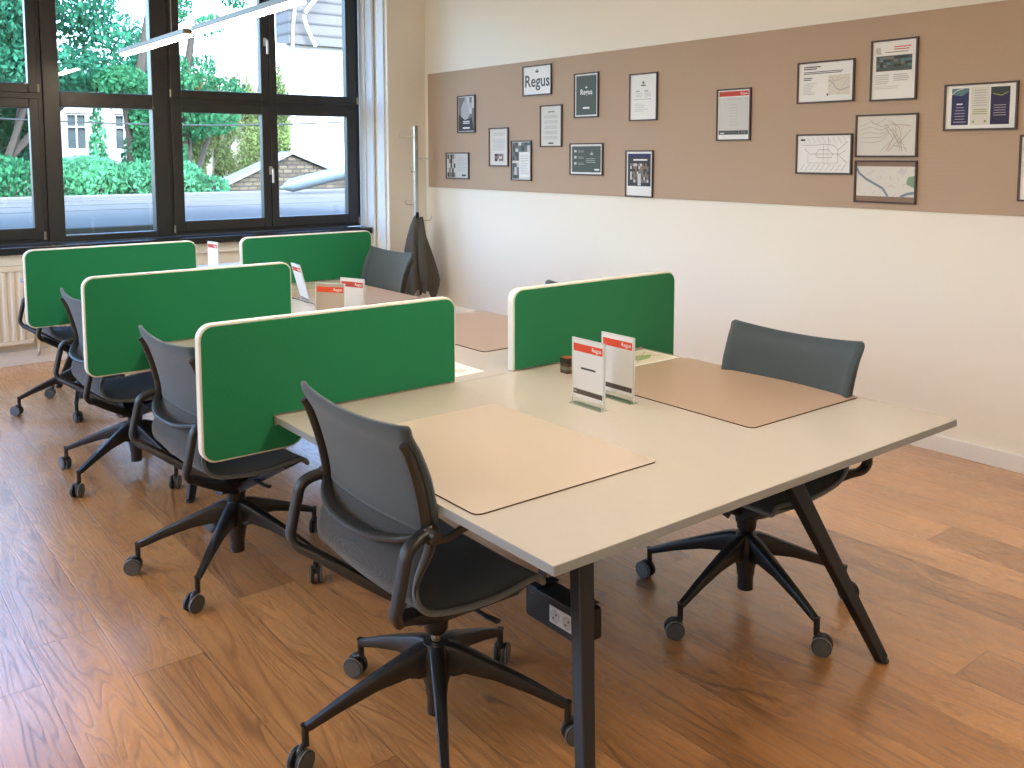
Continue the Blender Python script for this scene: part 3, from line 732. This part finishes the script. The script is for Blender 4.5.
def make_chair():
    e = empty('task_chair')
    for nm, a, b, m in (('backrest', 0, SPLIT, M_mesh), ('seat', SPLIT, 1, M_seatmesh)):
        o = build(nm, sling(a, b, nm == 'backrest'), m, e, smooth=True, angle=80)
        md = o.modifiers.new('thickness', 'SOLIDIFY'); md.thickness = .012 if nm == 'backrest' else .010; md.offset = 0
    pp = prof_path(); n = len(pp)
    for s in (-1, 1):
        P = []; Q = []
        for i, (x, z) in enumerate(pp):
            t = i/(n-1)*(len(PROF)-1)
            hw = lerp_tab([(0,.252),(2,.250),(5,.244),(7,.240),(9,.242),(13,.240),(15,.236),(17,.230)], t)
            if 1.3 <= t <= 5.2: P.append((x-.011, s*hw, z))
            if t >= 5.0: Q.append((x, s*hw, z-.002))
        bm = bmesh.new(); tube(bm, P, .0160, 10, .0095, up=(0, 1, 0)); build('back_rail', bm, M_rail, e, smooth=True)
        bm = bmesh.new(); tube(bm, Q, .0075, 10, .0075, up=(0, 1, 0)); build('seat_rail', bm, M_piping, e, smooth=True)
        # pivot knob and slim lever
        bm = bmesh.new(); lathe(bm, [(.013, .236), (.022, .240), (.023, .262), (.017, .268), (.015, .285), (.008, .288)], 16, 'y', (-.180, 0, .675))
        if s < 0:
            for v in bm.verts: v.co.y *= -1
        build('pivot', bm, M_rail, e, smooth=True)
        bm = bmesh.new(); tube(bm, smooth_path([(-.180, s*.262, .668), (-.14, s*.262, .655), (-.09, s*.26, .668), (-.02, s*.26, .672)], 4), .006, 8, .010); build('side_strut', bm, M_rail, e, smooth=True)
        # carrying arm: out, down, and under the seat
        pts = [(-.175, s*.250, .682), (-.225, s*.264, .672), (-.252, s*.270, .652), (-.262, s*.272, .615), (-.276, s*.273, .555), (-.282, s*.270, .520), (-.268, s*.255, .494), (-.235, s*.215, .475), (-.155, s*.130, .420), (-.07, s*.060, .368), (-.01, s*.015, .335)]
        bm = bmesh.new(); tube(bm, smooth_path(pts, 5), lambda t: .0115+.010*max(0, t-.62)/.38, 12, lambda t: .0165+.020*max(0, t-.6), up=(0, 1, .2), sq=.6); build('support_arm', bm, M_plast, e, smooth=True)
    fr = pp[-1]
    bm = bmesh.new(); tube(bm, [(fr[0]-.004*(1-(k/6)**2 if 0 else 0), -.230+.460*k/12, fr[1]-.002) for k in range(13)], .0075, 10); build('front_rail', bm, M_piping, e, smooth=True)
    cb = [(-.182, -.25, .675), (-.215, -.19, .652), (-.240, -.10, .638), (-.244, 0, .634), (-.240, .10, .638), (-.215, .19, .652), (-.182, .25, .675)]
    bm = bmesh.new(); tube(bm, smooth_path(cb, 5), lambda t: .009, 12, lambda t: .012+.008*math.sin(PI*t), up=(1, 0, 0), sq=.7); build('cross_bar', bm, M_rail, e, smooth=True)
    # mechanism
    bm = bmesh.new()
    tube(bm, [(-.07, 0, .365), (-.05, 0, .362), (.03, 0, .358), (.09, 0, .385), (.15, 0, .425)], lambda t: .060-.015*t, 16, lambda t: .040-.018*t, up=(0, 0, 1), sq=.6)
    lathe(bm, [(.024, .275), (.032, .285), (.036, .33), (.036, .38)], 16)
    for s in (-1, 1):
        beam(bm, (.03, s*.03, .345), (.12, s*.225, .452), .10, .035, .09, .012)
    build('mechanism', bm, M_plast, e, smooth=True)
    bm = bmesh.new(); tube(bm, [(.02, -.03, .385), (.02, -.20, .392), (.02, -.225, .396)], .006, 8); tube(bm, [(.02, -.2, .392), (.02, -.245, .398)], .010, 8, .006); build('lever', bm, M_plast, e, smooth=True)
    build('gas_lift', lathe(bmesh.new(), [(.014, .20), (.014, .40)], 16), M_chrome, e, smooth=True)
    # star base
    bm = bmesh.new(); lathe(bm, [(.018, .050), (.026, .052), (.026, .10), (.029, .104), (.031, .13), (.040, .16), (.044, .20), (.042, .235), (.034, .250), (.017, .252), (.016, .247)], 24)
    for k in range(5):
        a = 2*PI*k/5; c, s = math.cos(a), math.sin(a)
        rings = []
        for (r, zt, zb, w) in ((.020,.250,.165,.020), (.05,.246,.160,.021), (.08,.236,.170,.020), (.16,.203,.158,.017), (.26,.160,.127,.0135), (.335,.124,.099,.011), (.352,.116,.096,.010)):
            ring = []
            for (w_, z) in ((-.75*w, zt), (.75*w, zt), (w, zt-.006), (w*.8, zb+.004), (w*.5, zb), (-.5*w, zb), (-w*.8, zb+.004), (-w, zt-.006)):
                ring.append(bm.verts.new((c*r-s*w_, s*r+c*w_, z)))
            rings.append(ring)
        for r0, r1 in zip(rings, rings[1:]):
            for q in range(8): bm.faces.new((r0[q], r0[(q+1)%8], r1[(q+1)%8], r1[q]))
        bm.faces.new(rings[0][::-1]); bm.faces.new(rings[-1])
    build('star_base', bm, M_plast, e, smooth=True, angle=50)
    # casters (the stem axis is the caster's origin)
    cm = bmesh.new(); lathe(cm, [(.0095, .060), (.0095, .112), (.012, .116)], 12)
    tube(cm, smooth_path([(.0, 0, .066), (.004, 0, .066), (.022, 0, .058), (.030, 0, .038)], 4), .0055, 10, .010, up=(0, 1, 0))
    first = build('caster', cm, M_plast, e, smooth=True)
    for s in (-1, 1):
        w = bmesh.new(); lathe(w, [(.012, s*.0065), (.029, s*.0068), (.031, s*.0085), (.031, s*.0185), (.028, s*.0215)], 24, 'y', (.018, 0, .031))
        wh = build('wheel', w, mat('wheel_rubber', (.022, .023, .025), .45), first, smooth=True)
        w = bmesh.new(); lathe(w, [(.0265, s*.0200), (.0265, s*.0222), (.012, s*.0226)], 24, 'y', (.018, 0, .031)); 
        for v in w.verts: pass
        build('wheel_cap', w, M_greyplast, first, smooth=True)
        w = bmesh.new()
        R1 = []
        for (r, h) in ((.0285, .0200), (.0310, .0196), (.0312, .0170), (.0300, .0170)):
            R1.append([w.verts.new((.018+math.cos(2*PI*k/24)*r, s*h, .031+math.sin(2*PI*k/24)*r)) for k in range(24)])
        for i in range(4):
            for k in range(24): w.faces.new((R1[i][k], R1[i][(k+1)%24], R1[(i+1)%4][(k+1)%24], R1[(i+1)%4][k]))
        build('wheel_ring', w, mat('grey_tread', (.26, .26, .26), .5), first, smooth=True)
    first['spot'] = 0
    for k in range(1, 5):
        c = copy_tree(first, e); c['spot'] = k
    return e
LOWER = ('star_base', 'caster')
def dress(e, base_deg, dz, seed):
    r = random.Random(seed)
    for ch in kids(e):
        nm = ch.name.split('.')[0]
        if nm == 'caster':
            a = math.radians(base_deg + 72*ch['spot']); ch.location = (.352*math.cos(a), .352*math.sin(a), 0); ch.rotation_euler = (0, 0, a + r.uniform(-1.0, 1.0))
        elif nm == 'star_base': ch.rotation_euler = (0, 0, math.radians(base_deg))
        elif nm != 'gas_lift': ch.location.z = dz
chair0 = make_chair()
CH = [ # x, y, facing deg, base angle (world), dz, label
 (1.272, 1.957, 0, 24, 0, 'nearest grey mesh task chair, at the left front corner of the desk'),
 (1.236, 3.262, 2, 11, -.035, 'grey mesh task chair between the nearest two left screens'),
 (1.238, 4.56, 1, 67, -.045, 'grey mesh task chair between the second and the farthest left screens'),
 (1.325, 5.97, 0, 35, .0, 'mostly hidden chair beyond the farthest left screen, by the radiator'),
 (2.490, 1.888, 180, 39, -.018, 'grey mesh task chair at the near right side, facing the brown pad'),
 (2.590, 3.085, 180, 20, -.005, 'chair behind the near right screen with only its top corner showing'),
 (2.690, 4.990, 179, 50, .005, 'grey mesh task chair at the far right beside the coat stand'),
]
protos = [chair0]+[copy_tree(chair0) for _ in CH[1:]]
for i, ((x, y, rz, ba, dz, lab), e) in enumerate(zip(CH, protos)):
    e.location = (x, y, 0); e.rotation_euler = (0, 0, math.radians(rz)); dress(e, ba-rz, dz, i+5)
    tag(e, lab, 'chair', 'grey mesh task chairs around the bench desk')
for o in bpy.data.objects:
    if 'spot' in o: del o['spot']

# ------------------------------------------------------------------ coat stand and coat
RX, RY = 4.335, 6.93
cs = tag(empty('coat_stand', (RX, RY, 0)), 'slim steel coat stand with peg hooks in the corner by the window', 'coat stand')
bm = bmesh.new(); lathe(bm, [(.16, 0), (.16, .008), (.03, .014), (.018, .03)], 28); build('base', bm, M_steel, cs, smooth=True)
bm = bmesh.new(); prism(bm, rrect(-.017, .017, -.017, .017, .004), fnT, .01, 1.79); build('pole', bm, M_steel, cs, bevel=.002)
vr = Vector((.786, -.618, 0)); vf = Vector((.616, .783, 0))
for (s, z, L_) in ((-1, 1.69, .145), (.25, 1.585, .06), (1, 1.50, .15), (-.35, 1.385, .07), (-1, 1.095, .09), (.9, .955, .13)):
    d = (vr*s - vf*(1-abs(s))).normalized()
    bm = bmesh.new(); tube(bm, smooth_path([Vector((0,0,z)), Vector((0,0,z))+d*L_*.85, Vector((0,0,z+.006))+d*L_, Vector((0,0,z+.04))+d*(L_+.008)], 4), .0045, 8); build('hook', bm, M_steel, cs, smooth=True)
# coat: a folded hanging cloth
bm = bmesh.new(); rows = []; NS = 40
levels = [(1.00, .018, .018, 0, 0), (.985, .035, .03, 0, 0), (.955, .05, .045, .003, .0), (.90, .075, .06, .010, 0), (.80, .105, .075, .018, .0), (.70, .130, .085, .024, .006), (.60, .150, .09, .030, .014), (.50, .165, .095, .034, .024), (.44, .172, .098, .036, .030), (.38, .165, .095, .036, .030), (.31, .150, .09, .036, .020)]
for (z, a, b, fold, sh) in levels:
    row = []; a *= .80; sh -= .012
    for k in range(NS):
        t = 2*PI*k/NS
        f = 1 + (fold/.12)*(.55*math.sin(7*t+z*2)+.35*math.sin(11*t+1.3)+.3*math.sin(4*t+2.1-z*3))
        zz = z - (.022*math.sin(3*t+1)+.02*math.sin(7*t) if z < .5 else 0)*(.5 if z > .36 else 1.3)
        p = vr*(a*math.cos(t)*f+sh) + vf*(-b*math.sin(t)*f) + Vector((0, 0, zz))
        row.append(bm.verts.new(p))
    rows.append(row)
for r0, r1 in zip(rows, rows[1:]):
    for k in range(NS): bm.faces.new((r0[k], r0[(k+1)%NS], r1[(k+1)%NS], r1[k]))
bm.faces.new(rows[0]);
ce = empty('coat', (RX-.05*.616+.02, RY-.05*.783, .0))
tag(ce, 'dark grey-brown coat hanging in folds from the coat stand', 'coat')
co = build('body', bm, M_coat, ce, smooth=True, angle=70)
bm = bmesh.new(); rows = []
for i, (z, w, o_) in enumerate(((.99, .012, -.02), (.93, .022, -.045), (.84, .032, -.075), (.72, .036, -.10), (.60, .038, -.118), (.50, .036, -.128), (.42, .03, -.13))):
    row = []
    for k in range(14):
        t = 2*PI*k/14; p = vr*(w*1.1*math.cos(t)+.035+.05*(.99-z)) + vf*(o_*.8+w*.55*math.sin(t)) + Vector((0, 0, z)); row.append(bm.verts.new(p))
    rows.append(row)
for r0, r1 in zip(rows, rows[1:]):
    for k in range(14): bm.faces.new((r0[k], r0[(k+1)%14], r1[(k+1)%14], r1[k]))
bm.faces.new(rows[0]); bm.faces.new(rows[-1][::-1])
build('sleeve', bm, M_coat, ce, smooth=True, angle=70)
bm = bmesh.new(); tube(bm, smooth_path([vf*-.03+Vector((0,0,.985)), vf*-.05+Vector((0,0,1.015)), vf*.0+Vector((0,0,1.02)), vf*.02+Vector((0,0,.99))], 4), .012, 8); build('collar', bm, mat('black_collar', (.012,.012,.012), .8), ce, smooth=True)

# ------------------------------------------------------------------ pendant lights
M_lampbody = mat('bronze_lamp_body', (.10, .075, .05), .4, metal=.6)
M_led = mat('warm_diffuser', (.9, .85, .75), .5, emit=(1.0, .82, .58), estr=64)
def pendant(x, y0, y1, z, label):
    e = tag(empty('pendant_light', (x, (y0+y1)/2, z)), label, 'pendant light', 'slim linear pendant lights')
    h = (y1-y0)/2
    build('housing', box(bmesh.new(), -.03, .03, -h, h, .012, .045), M_lampbody, e, bevel=.002)
    build('diffuser', box(bmesh.new(), -.028, .028, -h+.01, h-.01, 0, .012), M_led, e)
    for y in (-h*.55, h*.55):
        bm = bmesh.new(); tube(bm, [(0, y, .045), (0, y, CEIL-z)], .0022, 6); build('cable', bm, M_chrome, e)
    return e
pendant(1.914, 5.60, 6.98, 2.245, 'farther of the two slim linear pendant lights, its end over the fixed window')
pendant(1.914, 4.05, 5.46, 2.245, 'nearer of the two slim linear pendant lights, seen against the right windows')
pendant(1.914, 2.44, 3.85, 2.245, 'slim linear pendant light above the near desk, above the photo frame')
pendant(1.914, .95, 2.36, 2.245, 'slim linear pendant light before the near end of the desk, above the photo frame')
for x in (-1.4,):
    for i, y in enumerate((-.6, .95, 2.50, 4.05)): pendant(x, y, y+1.41, 2.245, 'linear pendant light in the row left of the photo, number %s from the back wall' % ('one', 'two', 'three', 'four')[i])
pendant(1.914, -.6, .81, 2.245, 'linear pendant light over the open floor behind the photographer')

# ------------------------------------------------------------------ outside
ob = mat('ground_outside', (.12, .14, .08), .95, var=(1, .3))
g = struct('ground', box(bmesh.new(), -60, 60, 8.0, 90, -4.2, -4.0), ob)
rf = empty('flat_roof', (0, 0, 0)); tag(rf, 'pale grey-blue felt covered flat roof just outside the windows', 'roof')
build('roof_surface', box(bmesh.new(), -9, 13, 7.97, 13.9, .60, .95), roof_mat(), rf, bevel=.02)
bm = bmesh.new()
for y in ( 10.4, 11.5, 12.6, 13.3): box(bm, -9, 13, y, y+.03, .948, .954)
build('felt_seam', bm, mat('roof_seam', (.07, .07, .065), .9), rf)
build('eave', box(bmesh.new(), -9, 13, 13.86, 14.02, .60, .97), mat('roof_edge', (.10, .10, .095), .8), rf, bevel=.01)
# brick gable building
gb = tag(empty('brick_outbuilding', (0, 0, 0)), 'small brick gabled outbuilding with white edged roof beyond the flat roof', 'building')
fnY = lambda u, v, d: Vector((u, d, v))
bm = bmesh.new(); prism(bm, [(5.9, -4), (5.9, .90), (7.30, 1.53), (9.0, .86), (9.0, -4)], fnY, 16, 16.5); build('gable_wall', bm, brick_mat(), gb)
bm = bmesh.new()
prism(bm, [(5.75, .86), (7.30, 1.55), (7.30, 1.60), (5.70, .91)], fnY, 15.93, 16.5); prism(bm, [(7.30, 1.55), (9.15, .82), (9.2, .87), (7.30, 1.60)], fnY, 15.93, 16.5)
build('roof', bm, mat('pale_roof', (.13, .13, .14), .6), gb)
# duct lying on the roof
bm = bmesh.new(); tube(bm, [(5.75, 13.0, 1.04), (5.9, 12.95, 1.08), (7.2, 12.6, 1.40), (8.0, 12.4, 1.6)], lambda t: .02+.085*min(1, t*3), 16); tag(build('roof_duct', bm, mat('duct_metal', (.12, .16, .18), .45, metal=.3), smooth=True), 'grey-blue metal duct rising to the right across the flat roof', 'duct')
# white sunlit building on the right with dark boarded storey
wb = tag(empty('white_building', (0, 0, 0)), 'bright white building behind the right windows with a grey boarded upper storey', 'building')
build('rendered_wall', box(bmesh.new(), 9.75, 20, 22.2, 23.4, -4, 4.35), mat('sunlit_render', (.36, .36, .35), .9), wb)
build('boarded_storey', box(bmesh.new(), 10.05, 20, 22.0, 22.8, 4.35, 6.6), siding_mat(), wb)
build('fascia', box(bmesh.new(), 9.8, 20, 21.7, 23.5, 6.6, 6.85), mat('white_fascia', (.35, .35, .35), .6), wb)
bm = bmesh.new(); tube(bm, smooth_path([(11.1, 21.75, 6.6), (11.1, 21.7, 6.2), (10.95, 21.7, 5.8), (10.45, 21.75, 5.2), (10.4, 21.8, 4.9), (10.7, 21.85, 4.3)], 4), .05, 10)
tube(bm, smooth_path([(10.15, 21.85, 6.6), (10.15, 21.85, 5.2), (10.12, 21.95, 4.3), (10.12, 22.1, 0)], 4), .04, 10); build('downpipe', bm, mat('white_pipe', (.35, .35, .35), .5), wb, smooth=True)
# ivy wall left of it
iw = tag(empty('garden_wall_house', (0, 0, 0)), 'pale ivy-hung wall between the trees and the brick gable', 'building')
build('wall', box(bmesh.new(), 5.9, 9.1, 20.2, 21.6, -4, 3.3), mat('pale_render', (.34, .32, .27), .9, var=(2, .2)), iw)
def leaves(name, spots, n, size, m, parent, seed=1, flat=False):
    r = random.Random(seed); V = []; F = []
    tot = sum(s[3]*s[4]*s[5] for s in spots)**1.0
    for (cx, cy, cz, a, b, c) in spots:
        k = int(n*(a*b*c)/tot)
        for _ in range(k):
            while True:
                u = Vector((r.uniform(-1,1), r.uniform(-1,1), r.uniform(-1,1)))
                if u.length < 1 and (flat or u.length > .45): break
            p = Vector((cx+u.x*a, cy+u.y*b, cz+u.z*c)); s = size*r.uniform(.6, 1.4)
            R = Euler((r.uniform(0, 6.28), r.uniform(0, 6.28), r.uniform(0, 6.28))).to_matrix()
            i = len(V)
            for q in ((-.5,0,0),(0,-.28,.06),(.5,0,0),(0,.28,.06)): V.append(p + R @ (Vector(q)*s))
            F.append((i, i+1, i+2, i+3))
    me = bpy.data.meshes.new(name); me.from_pydata([tuple(v) for v in V], [], F); me.update()
    return link(name, me, m, parent)
LG = leaf_mat('leaf_green', (.045, .19, .085)); LT = leaf_mat('leaf_teal', (.035, .165, .095)); LB = leaf_mat('leaf_bright', (.085, .29, .14)); LY = leaf_mat('leaf_olive', (.17, .23, .085))
def tree(x, y, spots, n, size, m, label, seed):
    e = tag(empty('leafy_tree', (x, y, -4)), label, 'tree', 'trees outside the windows')
    bm = bmesh.new(); tube(bm, smooth_path([(0,0,0), (.1,0,3), (-.1,.1,5.5), (.2,0,8)], 4), lambda t: .24*(1-.75*t), 8)
    for k, (cx, cy, cz, a, b, c) in enumerate(spots[:5]):
        tube(bm, smooth_path([(0, 0, 3.2+.5*k), ((cx-x)*.5, (cy-y)*.5, (3.2+.5*k+cz+4)*.5), (cx-x, cy-y, cz+4)], 3), lambda t: .09*(1-.7*t), 6)
    build('trunk', bm, mat('bark', (.03, .024, .017), .9, bump=(20, .4)), e, smooth=True)
    leaves('foliage', [(cx-x, cy-y, cz+4, a, b, c) for cx, cy, cz, a, b, c in spots], n, size, m, e, seed)
    return e
tree(2.7, 19.5, [(2.5,19.5,3.6,1.2,.8,1.0), (3.0,19.5,2.3,.65,.7,.6), (3.1,19.5,1.5,.7,.6,.5), (4.2,19.5,2.9,.5,.5,.25)], 26000, .10, LT, 'dark teal-green tree filling the leftmost window', 1)
tree(2.6, 17.5, [(2.4,17.5,4.0,1.3,1.2,.9), (3.6,18,4.5,1.3,1.2,.9), (1.7,17.5,3.0,.9,1.,.9), (3.4,17.5,3.0,1.3,1.,.45), (4.7,18,3.3,.8,1.,.9), (2.2,17.5,4.9,2.2,1.,.8)], 30000, .10, LT, 'teal-green tree crown in the upper half of the wide fixed window', 2)
tree(4.9, 17, [(5.1,17,1.9,.42,.6,1.0), (5.1,17,1.0,.7,.6,.5), (4.6,17,2.75,.5,.6,.35), (4.18,17,1.6,.12,.3,.9)], 11000, .09, LG, 'mid-green tree at the right side of the fixed window', 3)
tree(6.2, 18.5, [(5.7,18.5,2.9,.7,.8,.75), (6.3,18.5,2.3,.6,.6,.5), (5.6,18.5,1.4,.6,.8,.9), (7.0,19,2.3,.5,.5,.35), (6.0,18.5,4.6,.4,.5,.6), (6.6,18.7,3.3,.35,.4,.3), (6.9,18.9,4.2,.3,.4,.25), (7.2,19,2.9,.45,.5,.25), (7.3,18.5,4.9,.35,.4,.4)], 14000, .09, LG, 'lighter green tree at the left edge of the right windows', 4)
def shrub(x, y, z0, spots, n, size, m, label, seed):
    e = tag(empty('garden_shrub', (x, y, z0)), label, 'shrub', 'shrubs beyond the flat roof')
    bm = bmesh.new()
    for k in range(6):
        a = k*1.05; tube(bm, [(0, 0, 0), (.25*math.cos(a), .25*math.sin(a), (1.05-z0)*.6), (.5*math.cos(a), .4*math.sin(a), 1.1-z0)], .035, 6)
    build('stem', bm, mat('bark', (.03, .024, .017), .9), e)
    leaves('foliage', [(cx-x, cy-y, cz-z0, a, b, c) for cx, cy, cz, a, b, c in spots], n, size, m, e, seed, True)
    return e
shrub(3.9, 15.2, -4, [(3.5,15.2,1.15,.75,.6,.38), (4.4,15.2,1.1,.6,.6,.36)], 7000, .08, LB, 'bright pale green shrub rising just behind the roof edge', 11)
shrub(2.2, 15.4, -4, [(2.4,15.4,1.1,.6,.6,.45), (1.7,15.4,1.0,.7,.6,.35)], 5000, .08, LG, 'dark green shrub behind the roof at the left window mullion', 12)
shrub(5.2, 15.3, -4, [(5.0,15.3,1.1,.4,.5,.35), (5.5,15.3,1.0,.3,.5,.2)], 4000, .075, LB, 'light green shrub beside the slope of the brick gable', 13)
# ivy hanging on the pale wall
iv = empty('hanging_ivy', (7.5, 20, 0)); tag(iv, 'sparse olive ivy hanging down the pale wall behind the gable', 'ivy')
r = random.Random(5); sp = []
for i in range(60):
    x = r.uniform(-1.6, 1.6); L_ = r.uniform(.3, 1.0); sp.append((x, .1, r.uniform(.9, 3.1), .13, .08, L_))
leaves('foliage', sp, 24000, .07, LY, iv, 6, True)
# pale house with tall windows seen between the trees
ph = tag(empty('pale_house', (0, 0, 0)), 'white house with tall windows glimpsed between the trees', 'building')
bm = bmesh.new()
for (a, b, c, d_) in ((1.0, 7.4, -4, 1.65), (1.0, 7.4, 2.55, 3.5), (1.0, 2.4, 1.65, 2.55), (2.9, 5.2, 1.65, 2.55), (5.7, 6.3, 1.65, 2.55), (6.8, 7.4, 1.65, 2.55)): box(bm, a, b, 24, 29, c, d_)
build('wall', bm, mat('white_render', (.30, .30, .29), .9), ph)
for (a, b) in ((2.4, 2.9), (5.2, 5.7), (6.3, 6.8)):
    bm = bmesh.new(); rect_frame(bm, a, b, 1.65, 2.55, .05, 24.05, 24.12); box(bm, a+.05, b-.05, 24.06, 24.1, 2.2, 2.24); box(bm, (a+b)/2-.02, (a+b)/2+.02, 24.06, 24.1, 1.7, 2.5)
    w_ = build('window', bm, mat('white_fascia', (.35, .35, .35), .6), ph)
    build('window_pane', box(bmesh.new(), a+.05, b-.05, 24.13, 24.15, 1.7, 2.5), mat('far_glass', (.06, .08, .08), .1, spec=.8), w_)
# overhead cable across the yard
bm = bmesh.new(); tube(bm, smooth_path([(-3, 15, 2.3), (3, 15.2, 2.05), (7, 15.3, 2.08), (12, 15.4, 2.45)], 8), .012, 6); tag(build('overhead_cable', bm, M_plast), 'thin overhead cable crossing behind the right windows', 'cable')

# ------------------------------------------------------------------ world, sun, portals
w = bpy.data.worlds.new('sky'); sc.world = w; w.use_nodes = True; N, L = w.node_tree.nodes, w.node_tree.links
bg = N['Background']; sky = N.new('ShaderNodeTexSky'); sky.sky_type = 'NISHITA'; sky.sun_disc = False; sky.sun_elevation = math.radians(48); sky.sun_rotation = math.radians(200); sky.air_density = 1.1; sky.dust_density = 2.5; sky.altitude = 50
tn = N.new('ShaderNodeVectorMath'); tn.operation = 'MULTIPLY'; tn.inputs[1].default_value = (.80, .96, 1.17)
L.new(sky.outputs[0], tn.inputs[0]); L.new(tn.outputs[0], bg.inputs[0]); bg.inputs[1].default_value = 2.4
sl = bpy.data.lights.new('sun', 'SUN'); sl.energy = 6; sl.angle = math.radians(1); sl.color = (1, .96, .9)
so = bpy.data.objects.new('sun', sl); C.objects.link(so)
so.rotation_euler = Vector((-.35, .95, -.50)).to_track_quat('-Z', 'Y').to_euler()
for (a, b) in ADDED_LW:
    pl = bpy.data.lights.new('portal', 'AREA'); pl.shape = 'RECTANGLE'; pl.size = 2.34; pl.size_y = b-a; pl.cycles.is_portal = True
    po = bpy.data.objects.new('portal', pl); C.objects.link(po); po.location = (XL-.28, (a+b)/2, 2.05); po.rotation_euler = (0, -PI/2, 0)
for (a, b) in ((-3.0, .62), (.62, 4.16)):
    pl = bpy.data.lights.new('portal', 'AREA'); pl.shape = 'RECTANGLE'; pl.size = b-a; pl.size_y = 2.34; pl.cycles.is_portal = True
    po = bpy.data.objects.new('portal', pl); C.objects.link(po); po.location = ((a+b)/2, 7.72, 2.05); po.rotation_euler = (-PI/2, 0, 0)

# ------------------------------------------------------------------ camera
cam = bpy.data.cameras.new('camera'); co_ = bpy.data.objects.new('camera', cam); C.objects.link(co_); sc.camera = co_
Rm = Matrix(((.785867416, -.618394376, -.00089464827), (.0573791315, .0714778616, .995790415), (-.615727244, -.782610575, .0916550546)))
mw = Rm.transposed().to_4x4(); mw.translation = (0, 0, 1.534); co_.matrix_world = mw
cam.sensor_width = 36; cam.sensor_fit = 'HORIZONTAL'; cam.lens = 915.6135/1024*36
cam.shift_x = (512-515.052)/1024; cam.shift_y = (239.1485-384)/1024
cam.clip_start = .05; cam.clip_end = 300
sc.view_settings.view_transform = 'Standard'; sc.view_settings.look = 'None'; sc.view_settings.gamma = 1; sc.view_settings.exposure = 0
sc.view_settings.use_curve_mapping = False
